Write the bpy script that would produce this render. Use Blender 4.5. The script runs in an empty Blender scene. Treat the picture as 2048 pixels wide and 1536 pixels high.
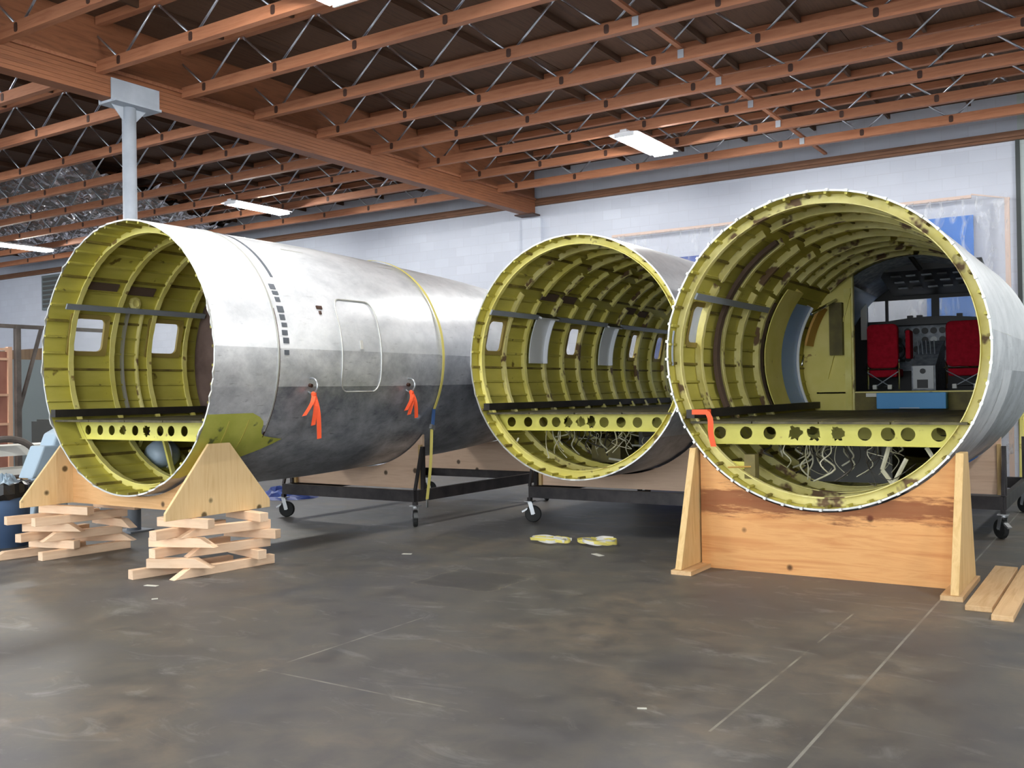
import bpy, math, random
from mathutils import Vector, Matrix

random.seed(7)
SC = bpy.context.scene
COL = SC.collection
PI = math.pi
R = math.radians

# ------------------------------------------------------------------ camera, world, exposure
FPX = 1930.0
cam_d = bpy.data.cameras.new('camera')
cam_d.sensor_width = 36.0
cam_d.lens = FPX / 2048 * 36.0
cam_d.clip_end = 200
cam = bpy.data.objects.new('camera', cam_d)
COL.objects.link(cam)
M3 = Matrix(((0.83937035, 0.01744313, 0.54327999),
             (0.54333645, 0.00173385, -0.83951325),
             (-0.0155857, 0.99984635, -0.00802215)))
cam.matrix_world = Matrix.Translation((0, 0, 1.645)) @ M3.to_4x4()
SC.camera = cam

world = bpy.data.worlds.new('world')
SC.world = world
world.use_nodes = True
bg = world.node_tree.nodes['Background']
bg.inputs[0].default_value = (0.90, 0.95, 1.0, 1)
bg.inputs[1].default_value = 2.2

TUBE_POWER = 180.0
SC.view_settings.view_transform = 'Standard'
SC.view_settings.look = 'None'
SC.view_settings.gamma = 1.0
SC.view_settings.use_curve_mapping = False
SC.view_settings.exposure = 1.25
SC.cycles.caustics_reflective = False
SC.cycles.caustics_refractive = False

# ------------------------------------------------------------------ materials
MATS = {}


class NT:
    def __init__(self, m):
        self.t = m.node_tree
        self.n = self.t.nodes
        self.l = self.t.links

    def new(self, typ, **kw):
        nd = self.n.new(typ)
        for k, v in kw.items():
            setattr(nd, k, v)
        return nd

    def link(self, a, b):
        self.l.new(a, b)

    def val(self, sock, v):
        if hasattr(v, 'is_linked'):
            self.l.new(v, sock)
        else:
            sock.default_value = v

    def math(self, op, a, b=0.0, c=None, clamp=False):
        nd = self.new('ShaderNodeMath', operation=op)
        nd.use_clamp = clamp
        self.val(nd.inputs[0], a)
        self.val(nd.inputs[1], b)
        if c is not None:
            self.val(nd.inputs[2], c)
        return nd.outputs[0]

    def coords(self, scale=(1, 1, 1), rot=(0, 0, 0)):
        tc = self.new('ShaderNodeTexCoord')
        mp = self.new('ShaderNodeMapping')
        mp.inputs['Scale'].default_value = scale
        mp.inputs['Rotation'].default_value = rot
        self.link(tc.outputs['Object'], mp.inputs[0])
        return mp.outputs[0]

    def noise(self, vec, scale=5, detail=4, rough=0.55, dist=0.0):
        nd = self.new('ShaderNodeTexNoise')
        self.link(vec, nd.inputs['Vector'])
        nd.inputs['Scale'].default_value = scale
        nd.inputs['Detail'].default_value = detail
        nd.inputs['Roughness'].default_value = rough
        nd.inputs['Distortion'].default_value = dist
        return nd.outputs['Fac']

    def ramp(self, fac, stops):
        nd = self.new('ShaderNodeValToRGB')
        e = nd.color_ramp.elements
        while len(e) > 1:
            e.remove(e[-1])
        e[0].position = stops[0][0]
        e[0].color = (*stops[0][1], 1) if len(stops[0][1]) == 3 else stops[0][1]
        for p, c in stops[1:]:
            el = e.new(p)
            el.color = (*c, 1) if len(c) == 3 else c
        self.link(fac, nd.inputs[0])
        return nd.outputs[0]

    def mix(self, fac, a, b, blend='MIX'):
        nd = self.new('ShaderNodeMix', data_type='RGBA', blend_type=blend)
        self.val(nd.inputs[0], fac)
        for s, v in ((nd.inputs[6], a), (nd.inputs[7], b)):
            if hasattr(v, 'is_linked'):
                self.l.new(v, s)
            else:
                s.default_value = (*v, 1)
        return nd.outputs[2]

    def bump(self, h, strength=0.3, dist=0.01):
        nd = self.new('ShaderNodeBump')
        nd.inputs['Strength'].default_value = strength
        nd.inputs['Distance'].default_value = dist
        self.link(h, nd.inputs['Height'])
        return nd.outputs[0]


def mat(name, rough=0.6, metal=0.0, spec=0.5):
    m = bpy.data.materials.new(name)
    m.use_nodes = True
    t = NT(m)
    p = t.n['Principled BSDF']
    p.inputs['Roughness'].default_value = rough
    p.inputs['Metallic'].default_value = metal
    p.inputs['Specular IOR Level'].default_value = spec
    MATS[name] = m
    return m, t, p


def noisy(name, c1, c2, scale=4, rough=0.6, metal=0.0, stretch=(1, 1, 1), bump=0.0, lo=0.35, hi=0.65, spots=None, rnd=0.0, spec=0.5, detail=5):
    """two-tone noise material; spots = (colour, scale, threshold)"""
    m, t, p = mat(name, rough, metal, spec)
    v = t.coords(stretch)
    f = t.noise(v, scale, detail)
    col = t.ramp(f, [(lo, c1), (hi, c2)])
    if spots:
        s = t.noise(t.coords((1, 1, 1)), spots[1], 3)
        k = t.ramp(s, [(spots[2], (0, 0, 0)), (spots[2] + 0.06, (1, 1, 1))])
        col = t.mix(k, col, spots[0])
    if rnd:
        oi = t.new('ShaderNodeObjectInfo')
        k = t.math('MULTIPLY_ADD', oi.outputs['Random'], rnd, 1 - rnd / 2)
        hs = t.new('ShaderNodeHueSaturation')
        t.link(k, hs.inputs['Value'])
        t.link(col, hs.inputs['Color'])
        col = hs.outputs[0]
    t.link(col, p.inputs['Base Color'])
    if bump:
        t.link(t.bump(f, bump), p.inputs['Normal'])
    return m


def lin(r, g, b):
    f = lambda c: (c / 255 / 12.92) if c <= 10 else ((c / 255 + 0.055) / 1.055) ** 2.4
    return (f(r), f(g), f(b))


def wood(name, c1, c2, knots=True, axis='x', stain=None, rnd=0.15, rough=0.65):
    m, t, p = mat(name, rough, 0, 0.3)
    st = {'x': (0.7, 9, 9), 'y': (9, 0.7, 9), 'z': (9, 9, 0.7)}[axis]
    v = t.coords(st)
    f = t.noise(v, 1.6, 6, 0.6, 0.6)
    col = t.ramp(f, [(0.3, c1), (0.5, c2), (0.7, c1)])
    f2 = t.noise(t.coords((1, 1, 1)), 1.3, 3)
    col = t.mix(t.math('MULTIPLY', f2, 0.35), col, tuple(x * 0.6 for x in c1), 'MIX')
    if knots:
        vo = t.new('ShaderNodeTexVoronoi')
        vo.inputs['Scale'].default_value = 3.2
        t.link(t.coords((1, 1, 1)), vo.inputs['Vector'])
        k = t.ramp(vo.outputs['Distance'], [(0.08, (1, 1, 1)), (0.13, (0, 0, 0))])
        col = t.mix(k, col, tuple(x * 0.18 for x in c1))
    if stain:      # a dark reddish streak in the veneer: band in z with ragged edge
        zc, zw, scol = stain
        sx = t.new('ShaderNodeSeparateXYZ')
        t.link(t.coords(), sx.inputs[0])
        nz = t.noise(t.coords((1.0, 3, 7)), 2.6, 7, 0.7)
        d = t.math('ABSOLUTE', t.math('SUBTRACT', sx.outputs['Z'], zc))
        d = t.math('ADD', t.math('DIVIDE', d, zw), t.math('MULTIPLY_ADD', nz, 3.6, -1.8))
        k = t.ramp(d, [(0.45, (1, 1, 1)), (1.0, (0, 0, 0))])
        col = t.mix(t.math('MULTIPLY', k, 0.75), col, scol)
    if rnd:
        oi = t.new('ShaderNodeObjectInfo')
        hs = t.new('ShaderNodeHueSaturation')
        t.link(t.math('MULTIPLY_ADD', oi.outputs['Random'], rnd * 2, 1 - rnd), hs.inputs['Value'])
        t.link(col, hs.inputs['Color'])
        col = hs.outputs[0]
    t.link(col, p.inputs['Base Color'])
    t.link(t.bump(f, 0.12), p.inputs['Normal'])
    return m


def plain(name, c, rough=0.5, metal=0.0, spec=0.5):
    m, t, p = mat(name, rough, metal, spec)
    p.inputs['Base Color'].default_value = (*c, 1)
    return m


def emit(name, c, s):
    m = bpy.data.materials.new(name)
    m.use_nodes = True
    t = NT(m)
    t.n.remove(t.n['Principled BSDF'])
    e = t.new('ShaderNodeEmission')
    e.inputs[0].default_value = (*c, 1)
    e.inputs[1].default_value = s
    t.link(e.outputs[0], t.n['Material Output'].inputs[0])
    MATS[name] = m
    return m


def glassy(name, tint, alpha, rough=0.1, haze=None):
    """thin clear sheet: transparent mixed with gloss and a little diffuse haze"""
    m = bpy.data.materials.new(name)
    m.use_nodes = True
    t = NT(m)
    p = t.n['Principled BSDF']
    p.inputs['Base Color'].default_value = (*tint, 1)
    p.inputs['Roughness'].default_value = rough
    tr = t.new('ShaderNodeBsdfTransparent')
    mx = t.new('ShaderNodeMixShader')
    if haze:
        f = t.noise(t.coords(haze), 2.5, 5, 0.6, 0.8)
        fac = t.math('MULTIPLY_ADD', t.ramp(f, [(0.50, (0, 0, 0)), (0.72, (1, 1, 1))]), 0.55, alpha)
        t.link(fac, mx.inputs[0])
        t.link(t.bump(f, 0.9, 0.05), p.inputs['Normal'])
    else:
        mx.inputs[0].default_value = alpha
    t.link(tr.outputs[0], mx.inputs[1])
    t.link(p.outputs[0], mx.inputs[2])
    t.link(mx.outputs[0], t.n['Material Output'].inputs[0])
    MATS[name] = m
    return m


def make_materials():
    # concrete floor: mottled grey-brown slab with saw-cut joints and an old stain
    m, t, p = mat('concrete_floor', 0.5, 0, 0.35)
    f1 = t.noise(t.coords((1, 1, 1)), 0.55, 6, 0.6, 0.7)
    f2 = t.noise(t.coords((1, 1, 1)), 4.0, 8, 0.65, 0.5)
    f3 = t.noise(t.coords((1, 2.2, 1), (0, 0, 0.6)), 1.5, 6, 0.7, 1.2)
    col = t.ramp(f1, [(0.30, lin(80, 81, 86)), (0.5, lin(96, 93, 87)), (0.68, lin(116, 106, 93))])
    col = t.mix(t.ramp(f2, [(0.35, (0.7,) * 3), (0.6, (0, 0, 0))]), col, lin(66, 65, 68))
    col = t.mix(t.ramp(f3, [(0.56, (0, 0, 0)), (0.76, (0.42,) * 3)]), col, lin(160, 162, 158))
    sx = t.new('ShaderNodeSeparateXYZ')
    t.link(t.coords(), sx.inputs[0])
    X, Y = sx.outputs['X'], sx.outputs['Y']

    def line(axis, c, w, lo=None, hi=None, other=None):
        d = t.math('LESS_THAN', t.math('ABSOLUTE', t.math('SUBTRACT', axis, c)), w)
        if lo is not None:
            d = t.math('MULTIPLY', d, t.math('GREATER_THAN', other, lo))
            d = t.math('MULTIPLY', d, t.math('LESS_THAN', other, hi))
        return d
    nl = t.ramp(t.noise(t.coords(), 3.0, 4), [(0.40, (0, 0, 0)), (0.6, (1, 1, 1))])
    L = line(X, -1.29, 0.008)
    col = t.mix(t.math('MULTIPLY', L, t.math('MULTIPLY_ADD', nl, 0.35, 0.25)), col, lin(165, 165, 155))
    for a in ((X, -1.75, 0.007, 4.4, 7.3, Y), (X, -4.42, 0.008, 4.0, 5.6, Y), (Y, 4.05, 0.008, -4.45, -2.7, X)):
        col = t.mix(t.math('MULTIPLY', line(*a), t.math('MULTIPLY', nl, 0.6)), col, lin(165, 165, 150))
    # stain: dark square where something stood, with a pale border
    dx = t.math('DIVIDE', t.math('ABSOLUTE', t.math('SUBTRACT', X, -4.92)), 0.42)
    dy = t.math('DIVIDE', t.math('ABSOLUTE', t.math('SUBTRACT', Y, 6.92)), 0.38)
    d = t.math('ADD', t.math('MAXIMUM', dx, dy), t.math('MULTIPLY_ADD', f2, 0.5, -0.25))
    col = t.mix(t.ramp(d, [(0.8, (0.6,) * 3), (1.0, (0, 0, 0))]), col, lin(62, 60, 60))
    col = t.mix(t.ramp(d, [(0.95, (0, 0, 0)), (1.05, (0.4,) * 3), (1.5, (0, 0, 0))]), col, lin(150, 146, 118))
    t.link(col, p.inputs['Base Color'])
    t.link(t.math('MULTIPLY_ADD', f2, 0.3, 0.34), p.inputs['Roughness'])
    t.link(t.bump(f2, 0.08), p.inputs['Normal'])

    # painted block wall, joints barely visible at this distance
    for nm, ca, cb, cm in (('block_wall', (208, 214, 226), (194, 199, 211), (197, 202, 213)),
                           ('block_wall_green', (202, 213, 212), (190, 201, 200), (191, 201, 200))):
        m, t, p = mat(nm, 0.8, 0, 0.2)
        br = t.new('ShaderNodeTexBrick')
        br.inputs['Scale'].default_value = 1.0
        br.inputs['Brick Width'].default_value = 0.40
        br.inputs['Row Height'].default_value = 0.20
        br.inputs['Mortar Size'].default_value = 0.006
        br.inputs['Color1'].default_value = (*lin(*ca), 1)
        br.inputs['Color2'].default_value = (*lin(*[(x + y) / 2 for x, y in zip(ca, cb)]), 1)
        br.inputs['Mortar'].default_value = (*lin(*cm), 1)
        v = t.coords((1, 1, 1), (R(-90), 0, 0))
        t.link(v, br.inputs['Vector'])
        f = t.noise(t.coords(), 0.9, 4)
        col = t.mix(t.ramp(f, [(0.4, (0.5,) * 3), (0.65, (0, 0, 0))]), br.outputs[0], lin(*cb))
        t.link(col, p.inputs['Base Color'])
    noisy('plywood_wall', lin(120, 96, 72), lin(150, 126, 98), 2, 0.7, stretch=(3, 3, 0.4))
    wood('joist_wood', lin(150, 94, 66), lin(174, 118, 86), False, 'x', rnd=0.14, rough=0.6)
    wood('glulam_wood', lin(118, 74, 50), lin(146, 94, 64), False, 'y', rnd=0.0, rough=0.55)
    wood('deck_wood', lin(74, 52, 40), lin(94, 68, 50), False, 'y', rnd=0.22, rough=0.8)
    wood('purlin_wood', lin(72, 50, 38), lin(92, 66, 48), False, 'y', rnd=0.2, rough=0.8)
    wood('ledger_wood', lin(110, 76, 58), lin(138, 100, 76), False, 'x', rnd=0.1)
    wood('plywood_cradle', lin(222, 170, 114), lin(240, 194, 138), True, 'x', rnd=0.05)
    wood('plywood_gusset', lin(236, 200, 142), lin(250, 220, 168), True, 'z', rnd=0.05)
    wood('plywood_stained', lin(214, 150, 92), lin(234, 178, 116), True, 'x', stain=(0.62, 0.13, lin(112, 48, 28)), rnd=0.0)
    wood('plywood_pale', lin(220, 186, 156), lin(236, 206, 178), True, 'x', rnd=0.05)
    wood('lumber_pale', lin(232, 196, 160), lin(248, 218, 186), False, 'x', rnd=0.16)
    wood('lumber_yellow', lin(206, 170, 112), lin(226, 194, 138), False, 'z', rnd=0.08)
    wood('plank_wood', lin(206, 166, 118), lin(226, 192, 146), True, 'y', rnd=0.12)
    plain('galvanised', lin(190, 196, 206), 0.32, 0.9)
    plain('pin_dark', lin(70, 46, 36), 0.6, 0.3)
    plain('bracket_grey', lin(176, 182, 190), 0.5, 0.3)
    noisy('column_paint', lin(150, 158, 168), lin(166, 174, 184), 3, 0.45)
    plain('fixture_white', lin(235, 236, 238), 0.4)
    emit('tube_light', (1.0, 0.98, 0.94), TUBE_POWER)
    m, t, p = mat('foil', 0.22, 1.0)
    p.inputs['Base Color'].default_value = (0.50, 0.49, 0.52, 1)
    t.link(t.bump(t.noise(t.coords(), 14, 4), 0.8, 0.03), p.inputs['Normal'])

    # aircraft skins; shade and floor reflection low on the hulls go into darker tones
    def alu(nm, c1, c2, rough, metal, scuff):
        m, t, p = mat(nm, rough, metal)
        f = t.noise(t.coords((1.6, 0.8, 1.0), (0.5, 0, 0)), 2.6, 8, 0.7, 0.15)
        f2 = t.noise(t.coords((6, 1.2, 6), (0.5, 0, 0)), 5, 4, 0.6)
        col = t.ramp(f, [(0.32, c1), (0.62, c2)])
        col = t.mix(t.ramp(f2, [(0.62, (0, 0, 0)), (0.72, (scuff,) * 3)]), col, tuple(x * 0.6 for x in c1))
        t.link(col, p.inputs['Base Color'])
        t.link(t.math('MULTIPLY_ADD', f, 0.3, rough - 0.15), p.inputs['Roughness'])
        t.link(t.bump(f, 0.05, 0.02), p.inputs['Normal'])
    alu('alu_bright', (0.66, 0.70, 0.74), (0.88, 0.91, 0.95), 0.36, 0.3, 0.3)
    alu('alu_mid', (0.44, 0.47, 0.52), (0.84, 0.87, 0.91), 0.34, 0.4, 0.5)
    alu('alu_shaded', (0.15, 0.17, 0.21), (0.52, 0.55, 0.60), 0.36, 0.5, 0.6)
    plain('alu_edge', lin(204, 206, 202), 0.4, 0.6)
    noisy('primer_skin', lin(182, 174, 78), lin(202, 194, 98), 2.2, 0.55, stretch=(2, 0.5, 2), spots=(lin(112, 96, 40), 5, 0.68), spec=0.35)
    noisy('primer_skin_dull', lin(134, 130, 46), lin(160, 154, 66), 2.2, 0.6, stretch=(2, 0.5, 2), spots=(lin(84, 70, 40), 4, 0.62), spec=0.3)
    noisy('primer_frame', lin(222, 212, 112), lin(238, 230, 146), 3, 0.5, spots=(lin(150, 128, 72), 6, 0.64), spec=0.35)
    noisy('primer_frame_worn', lin(216, 206, 126), lin(236, 228, 160), 5, 0.55, spots=(lin(112, 88, 62), 4, 0.57), spec=0.3)
    noisy('primer_string', lin(172, 164, 74), lin(194, 186, 92), 4, 0.6, spots=(lin(70, 54, 28), 7, 0.66))
    noisy('stringer_dark', lin(96, 82, 40), lin(140, 128, 56), 5, 0.7)
    noisy('primer_beam', lin(212, 206, 92), lin(228, 222, 112), 3, 0.5, spots=(lin(150, 120, 60), 7, 0.68))
    noisy('primer_green', lin(168, 174, 74), lin(190, 194, 96), 3, 0.5, spots=(lin(90, 100, 60), 5, 0.62))
    noisy('primer_panel', lin(226, 214, 110), lin(238, 226, 136), 2, 0.5, spots=(lin(168, 140, 70), 6, 0.66))
    plain('brown_pad', lin(92, 74, 62), 0.9)
    noisy('brown_bulkhead', lin(92, 74, 68), lin(116, 96, 88), 3, 0.8)
    noisy('sill_black', lin(28, 26, 24), lin(46, 42, 36), 4, 0.6)
    noisy('cabin_floor', lin(58, 54, 40), lin(96, 90, 62), 2, 0.7, stretch=(4, 0.6, 4))
    plain('rail_grey', lin(146, 154, 164), 0.5, 0.2)
    plain('window_seal', lin(150, 132, 70), 0.6)
    glassy('pane', lin(214, 226, 230), 0.22, 0.2)
    plain('cover_white', lin(226, 230, 236), 0.5)
    noisy('wire_pale', lin(176, 172, 140), lin(206, 204, 184), 8, 0.6)
    plain('wire_dark', lin(48, 44, 38), 0.6)
    plain('blue_paint', lin(124, 168, 236), 0.4)
    plain('blue_tank', lin(170, 188, 204), 0.4)
    plain('bright_blue', lin(96, 170, 232), 0.6)
    noisy('orange_panel', lin(212, 166, 84), lin(200, 150, 64), 3, 0.6)
    noisy('olive_panel', lin(120, 110, 60), lin(96, 88, 52), 6, 0.7)
    noisy('seat_red', lin(176, 16, 40), lin(152, 10, 32), 20, 0.8, spec=0.2)
    plain('cockpit_black', lin(26, 27, 30), 0.5)
    noisy('cockpit_grey', lin(96, 104, 114), lin(140, 148, 158), 14, 0.4)
    plain('cockpit_blue_grey', lin(176, 192, 212), 0.35)
    plain('dial_face', lin(160, 164, 166), 0.3)
    plain('chrome', lin(220, 222, 226), 0.18, 1.0)
    plain('off_white', lin(220, 220, 214), 0.5)
    plain('orange_cloth', lin(255, 96, 52), 0.7)
    plain('dark_patch', lin(92, 98, 106), 0.6, 0.2)
    plain('yellow_strap', lin(230, 218, 120), 0.7)
    plain('blue_strap', lin(60, 96, 150), 0.6)
    noisy('trolley_steel', lin(44, 42, 44), lin(66, 62, 62), 5, 0.5, 0.4)
    plain('rubber', lin(28, 30, 30), 0.7)
    plain('zinc', lin(200, 204, 206), 0.3, 0.9)
    # background
    noisy('bin_blue', lin(86, 112, 150), lin(100, 128, 168), 3, 0.5)
    plain('bag_black', lin(20, 21, 22), 0.3)
    plain('bag_clear', lin(170, 190, 205), 0.25)
    plain('fairing_blue', lin(176, 198, 214), 0.45)
    noisy('rack_steel', lin(70, 64, 60), lin(96, 88, 82), 5, 0.6)
    noisy('panel_red', lin(138, 92, 78), lin(156, 108, 92), 3, 0.7)
    plain('panel_frame', lin(206, 166, 138), 0.6)
    plain('cabinet_dark', lin(66, 66, 62), 0.6)
    plain('ladder_yellow', lin(196, 152, 72), 0.6)
    plain('ladder_white', lin(200, 196, 186), 0.6)
    plain('board_white', lin(222, 222, 214), 0.5)
    plain('carton', lin(176, 142, 98), 0.8)
    plain('vent_dark', lin(84, 84, 82), 0.7)
    noisy('tarp_blue', lin(40, 66, 140), lin(66, 92, 170), 6, 0.5)
    plain('tarp_bright', lin(36, 116, 206), 0.5)
    plain('batten', lin(214, 192, 180), 0.7)
    glassy('plastic_film', lin(228, 232, 238), 0.10, 0.18, (2.4, 2.0, 0.8))
    plain('paper', lin(206, 206, 196), 0.8)
    plain('conduit', lin(120, 130, 132), 0.5, 0.3)
    plain('conduit_dark', lin(60, 66, 66), 0.6)


make_materials()

# ------------------------------------------------------------------ mesh helpers


class MB:
    def __init__(self):
        self.v, self.f, self.mi = [], [], []

    def add(self, vs, fs, mi=0):
        b = len(self.v)
        self.v += [tuple(p) for p in vs]
        self.f += [tuple(i + b for i in q) for q in fs]
        self.mi += [mi] * len(fs)
        return self

    def box(self, x0, x1, y0, y1, z0, z1, mi=0):
        v = [(x, y, z) for z in (z0, z1) for y in (y0, y1) for x in (x0, x1)]
        return self.add(v, [(0, 2, 3, 1), (4, 5, 7, 6), (0, 1, 5, 4), (2, 6, 7, 3), (0, 4, 6, 2), (1, 3, 7, 5)], mi)

    def bar(self, p, q, w, h, up=(0, 0, 1), mi=0):
        """box along p->q, w across, h along up"""
        p, q, up = Vector(p), Vector(q), Vector(up)
        d = (q - p).normalized()
        s = d.cross(up).normalized() * (w / 2)
        u = s.cross(d).normalized() * (h / 2)
        v = [a + s * i + u * j for a in (p, q) for j in (-1, 1) for i in (-1, 1)]
        return self.add(v, [(0, 2, 3, 1), (4, 5, 7, 6), (0, 1, 5, 4), (2, 6, 7, 3), (0, 4, 6, 2), (1, 3, 7, 5)], mi)

    def tube(self, p, q, r, n=8, r2=None, mi=0):
        return self.path([p, q], r, n, r2, mi)

    def path(self, pts, r, n=6, r2=None, mi=0):
        pts = [Vector(p) for p in pts]
        vs, fs = [], []
        prev = None
        for i, p in enumerate(pts):
            d = (pts[min(i + 1, len(pts) - 1)] - pts[max(i - 1, 0)]).normalized()
            a = prev if prev is not None else (Vector((0, 0, 1)) if abs(d.z) < 0.9 else Vector((1, 0, 0)))
            s = d.cross(a).normalized()
            u = s.cross(d).normalized()
            prev = u
            rr = r if r2 is None else r + (r2 - r) * i / (len(pts) - 1)
            vs += [p + (s * math.cos(2 * PI * k / n) + u * math.sin(2 * PI * k / n)) * rr for k in range(n)]
        for i in range(len(pts) - 1):
            for k in range(n):
                fs.append((i * n + k, i * n + (k + 1) % n, (i + 1) * n + (k + 1) % n, (i + 1) * n + k))
        fs.append(tuple(range(n))[::-1])
        fs.append(tuple((len(pts) - 1) * n + k for k in range(n)))
        return self.add(vs, fs, mi)

    def ring(self, c, r, t, axis='z', n=20, m=6, mi=0):
        c = Vector(c)
        vs, fs = [], []
        for i in range(n):
            a = 2 * PI * i / n
            for k in range(m):
                b = 2 * PI * k / m
                rr, h = r + t * math.cos(b), t * math.sin(b)
                x, y = rr * math.cos(a), rr * math.sin(a)
                vs.append(c + Vector({'z': (x, y, h), 'y': (x, h, y), 'x': (h, x, y)}[axis]))
                fs.append((i * m + k, ((i + 1) % n) * m + k, ((i + 1) % n) * m + (k + 1) % m, i * m + (k + 1) % m))
        return self.add(vs, fs, mi)

    def prism(self, poly, axis, t0, t1, mi=0):
        """extrude a 2D polygon; axis 'y': poly=(x,z); 'x': (y,z); 'z': (x,y)"""
        f = {'y': lambda a, b, t: (a, t, b), 'x': lambda a, b, t: (t, a, b), 'z': lambda a, b, t: (a, b, t)}[axis]
        n = len(poly)
        v = [f(a, b, t0) for a, b in poly] + [f(a, b, t1) for a, b in poly]
        fs = [tuple(range(n)), tuple(range(2 * n - 1, n - 1, -1))]
        fs += [(i, i + n, (i + 1) % n + n, (i + 1) % n) for i in range(n)]
        return self.add(v, fs, mi)

    def lathe(self, c, prof, axis='z', n=24, mi=0):
        """prof = [(r, h)...] revolved about axis through c, ends closed"""
        c = Vector(c)
        vs, fs = [], []
        m = len(prof)
        for r, h in prof:
            for k in range(n):
                a = 2 * PI * k / n
                x, y = r * math.cos(a), r * math.sin(a)
                vs.append(c + Vector({'z': (x, y, h), 'y': (x, h, y), 'x': (h, x, y)}[axis]))
        for i in range(m - 1):
            for k in range(n):
                fs.append((i * n + k, i * n + (k + 1) % n, (i + 1) * n + (k + 1) % n, (i + 1) * n + k))
        fs.append(tuple(range(n))[::-1])
        fs.append(tuple((m - 1) * n + k for k in range(n)))
        return self.add(vs, fs, mi)

    def mesh(self, name, mats, smooth=False):
        me = bpy.data.meshes.new(name)
        me.from_pydata(self.v, [], self.f)
        if isinstance(mats, str):
            mats = [mats]
        for k in mats:
            me.materials.append(MATS[k])
        if len(mats) > 1:
            me.polygons.foreach_set('material_index', self.mi)
        if smooth:
            me.polygons.foreach_set('use_smooth', [True] * len(me.polygons))
        me.update()
        return me

    def build(self, name, mats, parent=None, smooth=False):
        return link(name, self.mesh(name, mats, smooth), parent)


def link(name, me, parent=None, loc=None, rot=None):
    """object from mesh; mesh in world coordinates unless loc is given (loc is in world coordinates too)"""
    o = bpy.data.objects.new(name, me)
    COL.objects.link(o)
    off = Vector((0, 0, 0))
    if parent is not None:
        o.parent = parent
        q = parent
        while q is not None:
            off += Vector(q.location)
            q = q.parent
    o.location = Vector(loc if loc is not None else (0, 0, 0)) - off
    if rot is not None:
        o.rotation_euler = rot
    return o


def bevel(o, w=0.004, seg=2):
    md = o.modifiers.new('bevel', 'BEVEL')
    md.width = w
    md.segments = seg
    md.limit_method = 'ANGLE'
    return o


def tag(o, label, cat, group=None):
    o['label'] = label
    o['category'] = cat
    if group:
        o['group'] = group
    return o


def thing(name, loc, label, cat, group=None):
    o = bpy.data.objects.new(name, None)
    o.empty_display_size = 0.1
    COL.objects.link(o)
    o.location = loc
    return tag(o, label, cat, group)


def struct(o, label=None):
    o['kind'] = 'structure'
    if label:
        o['label'] = label
    return o


def rrect(x0, x1, z0, z1, r, n=5):
    pts = []
    for cx, cz, a0 in ((x1 - r, z0 + r, -90), (x1 - r, z1 - r, 0), (x0 + r, z1 - r, 90), (x0 + r, z0 + r, 180)):
        for k in range(n + 1):
            a = R(a0 + 90 * k / n)
            pts.append((cx + r * math.cos(a), cz + r * math.sin(a)))
    return pts


def resample(pts, n=8):
    out = []
    for a, b in zip(pts, pts[1:] + pts[:1]):
        k = n if math.hypot(a[0] - b[0], a[1] - b[1]) > 0.2 else 1
        out += [(a[0] + (b[0] - a[0]) * i / k, a[1] + (b[1] - a[1]) * i / k) for i in range(k)]
    return out


def smoothed(pts, n=6):
    """Catmull-Rom through points"""
    P = [Vector(p) for p in pts]
    out = []
    for i in range(len(P) - 1):
        a, b, c, d = P[max(i - 1, 0)], P[i], P[i + 1], P[min(i + 2, len(P) - 1)]
        for k in range(n):
            t = k / n
            out.append(0.5 * ((2 * b) + (c - a) * t + (2 * a - 5 * b + 4 * c - d) * t * t + (3 * b - a - 3 * c + d) * t ** 3))
    out.append(P[-1])
    return out


# ------------------------------------------------------------------ the building
WALL_Y = 17.0
XL, XR, YF = -31.5, 7.0, -9.0
DECK = 6.17
BEAM_X = -10.4
JY = [6.97 + 1.222 * n for n in range(-3, 8)]
JB = 5.5


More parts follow.
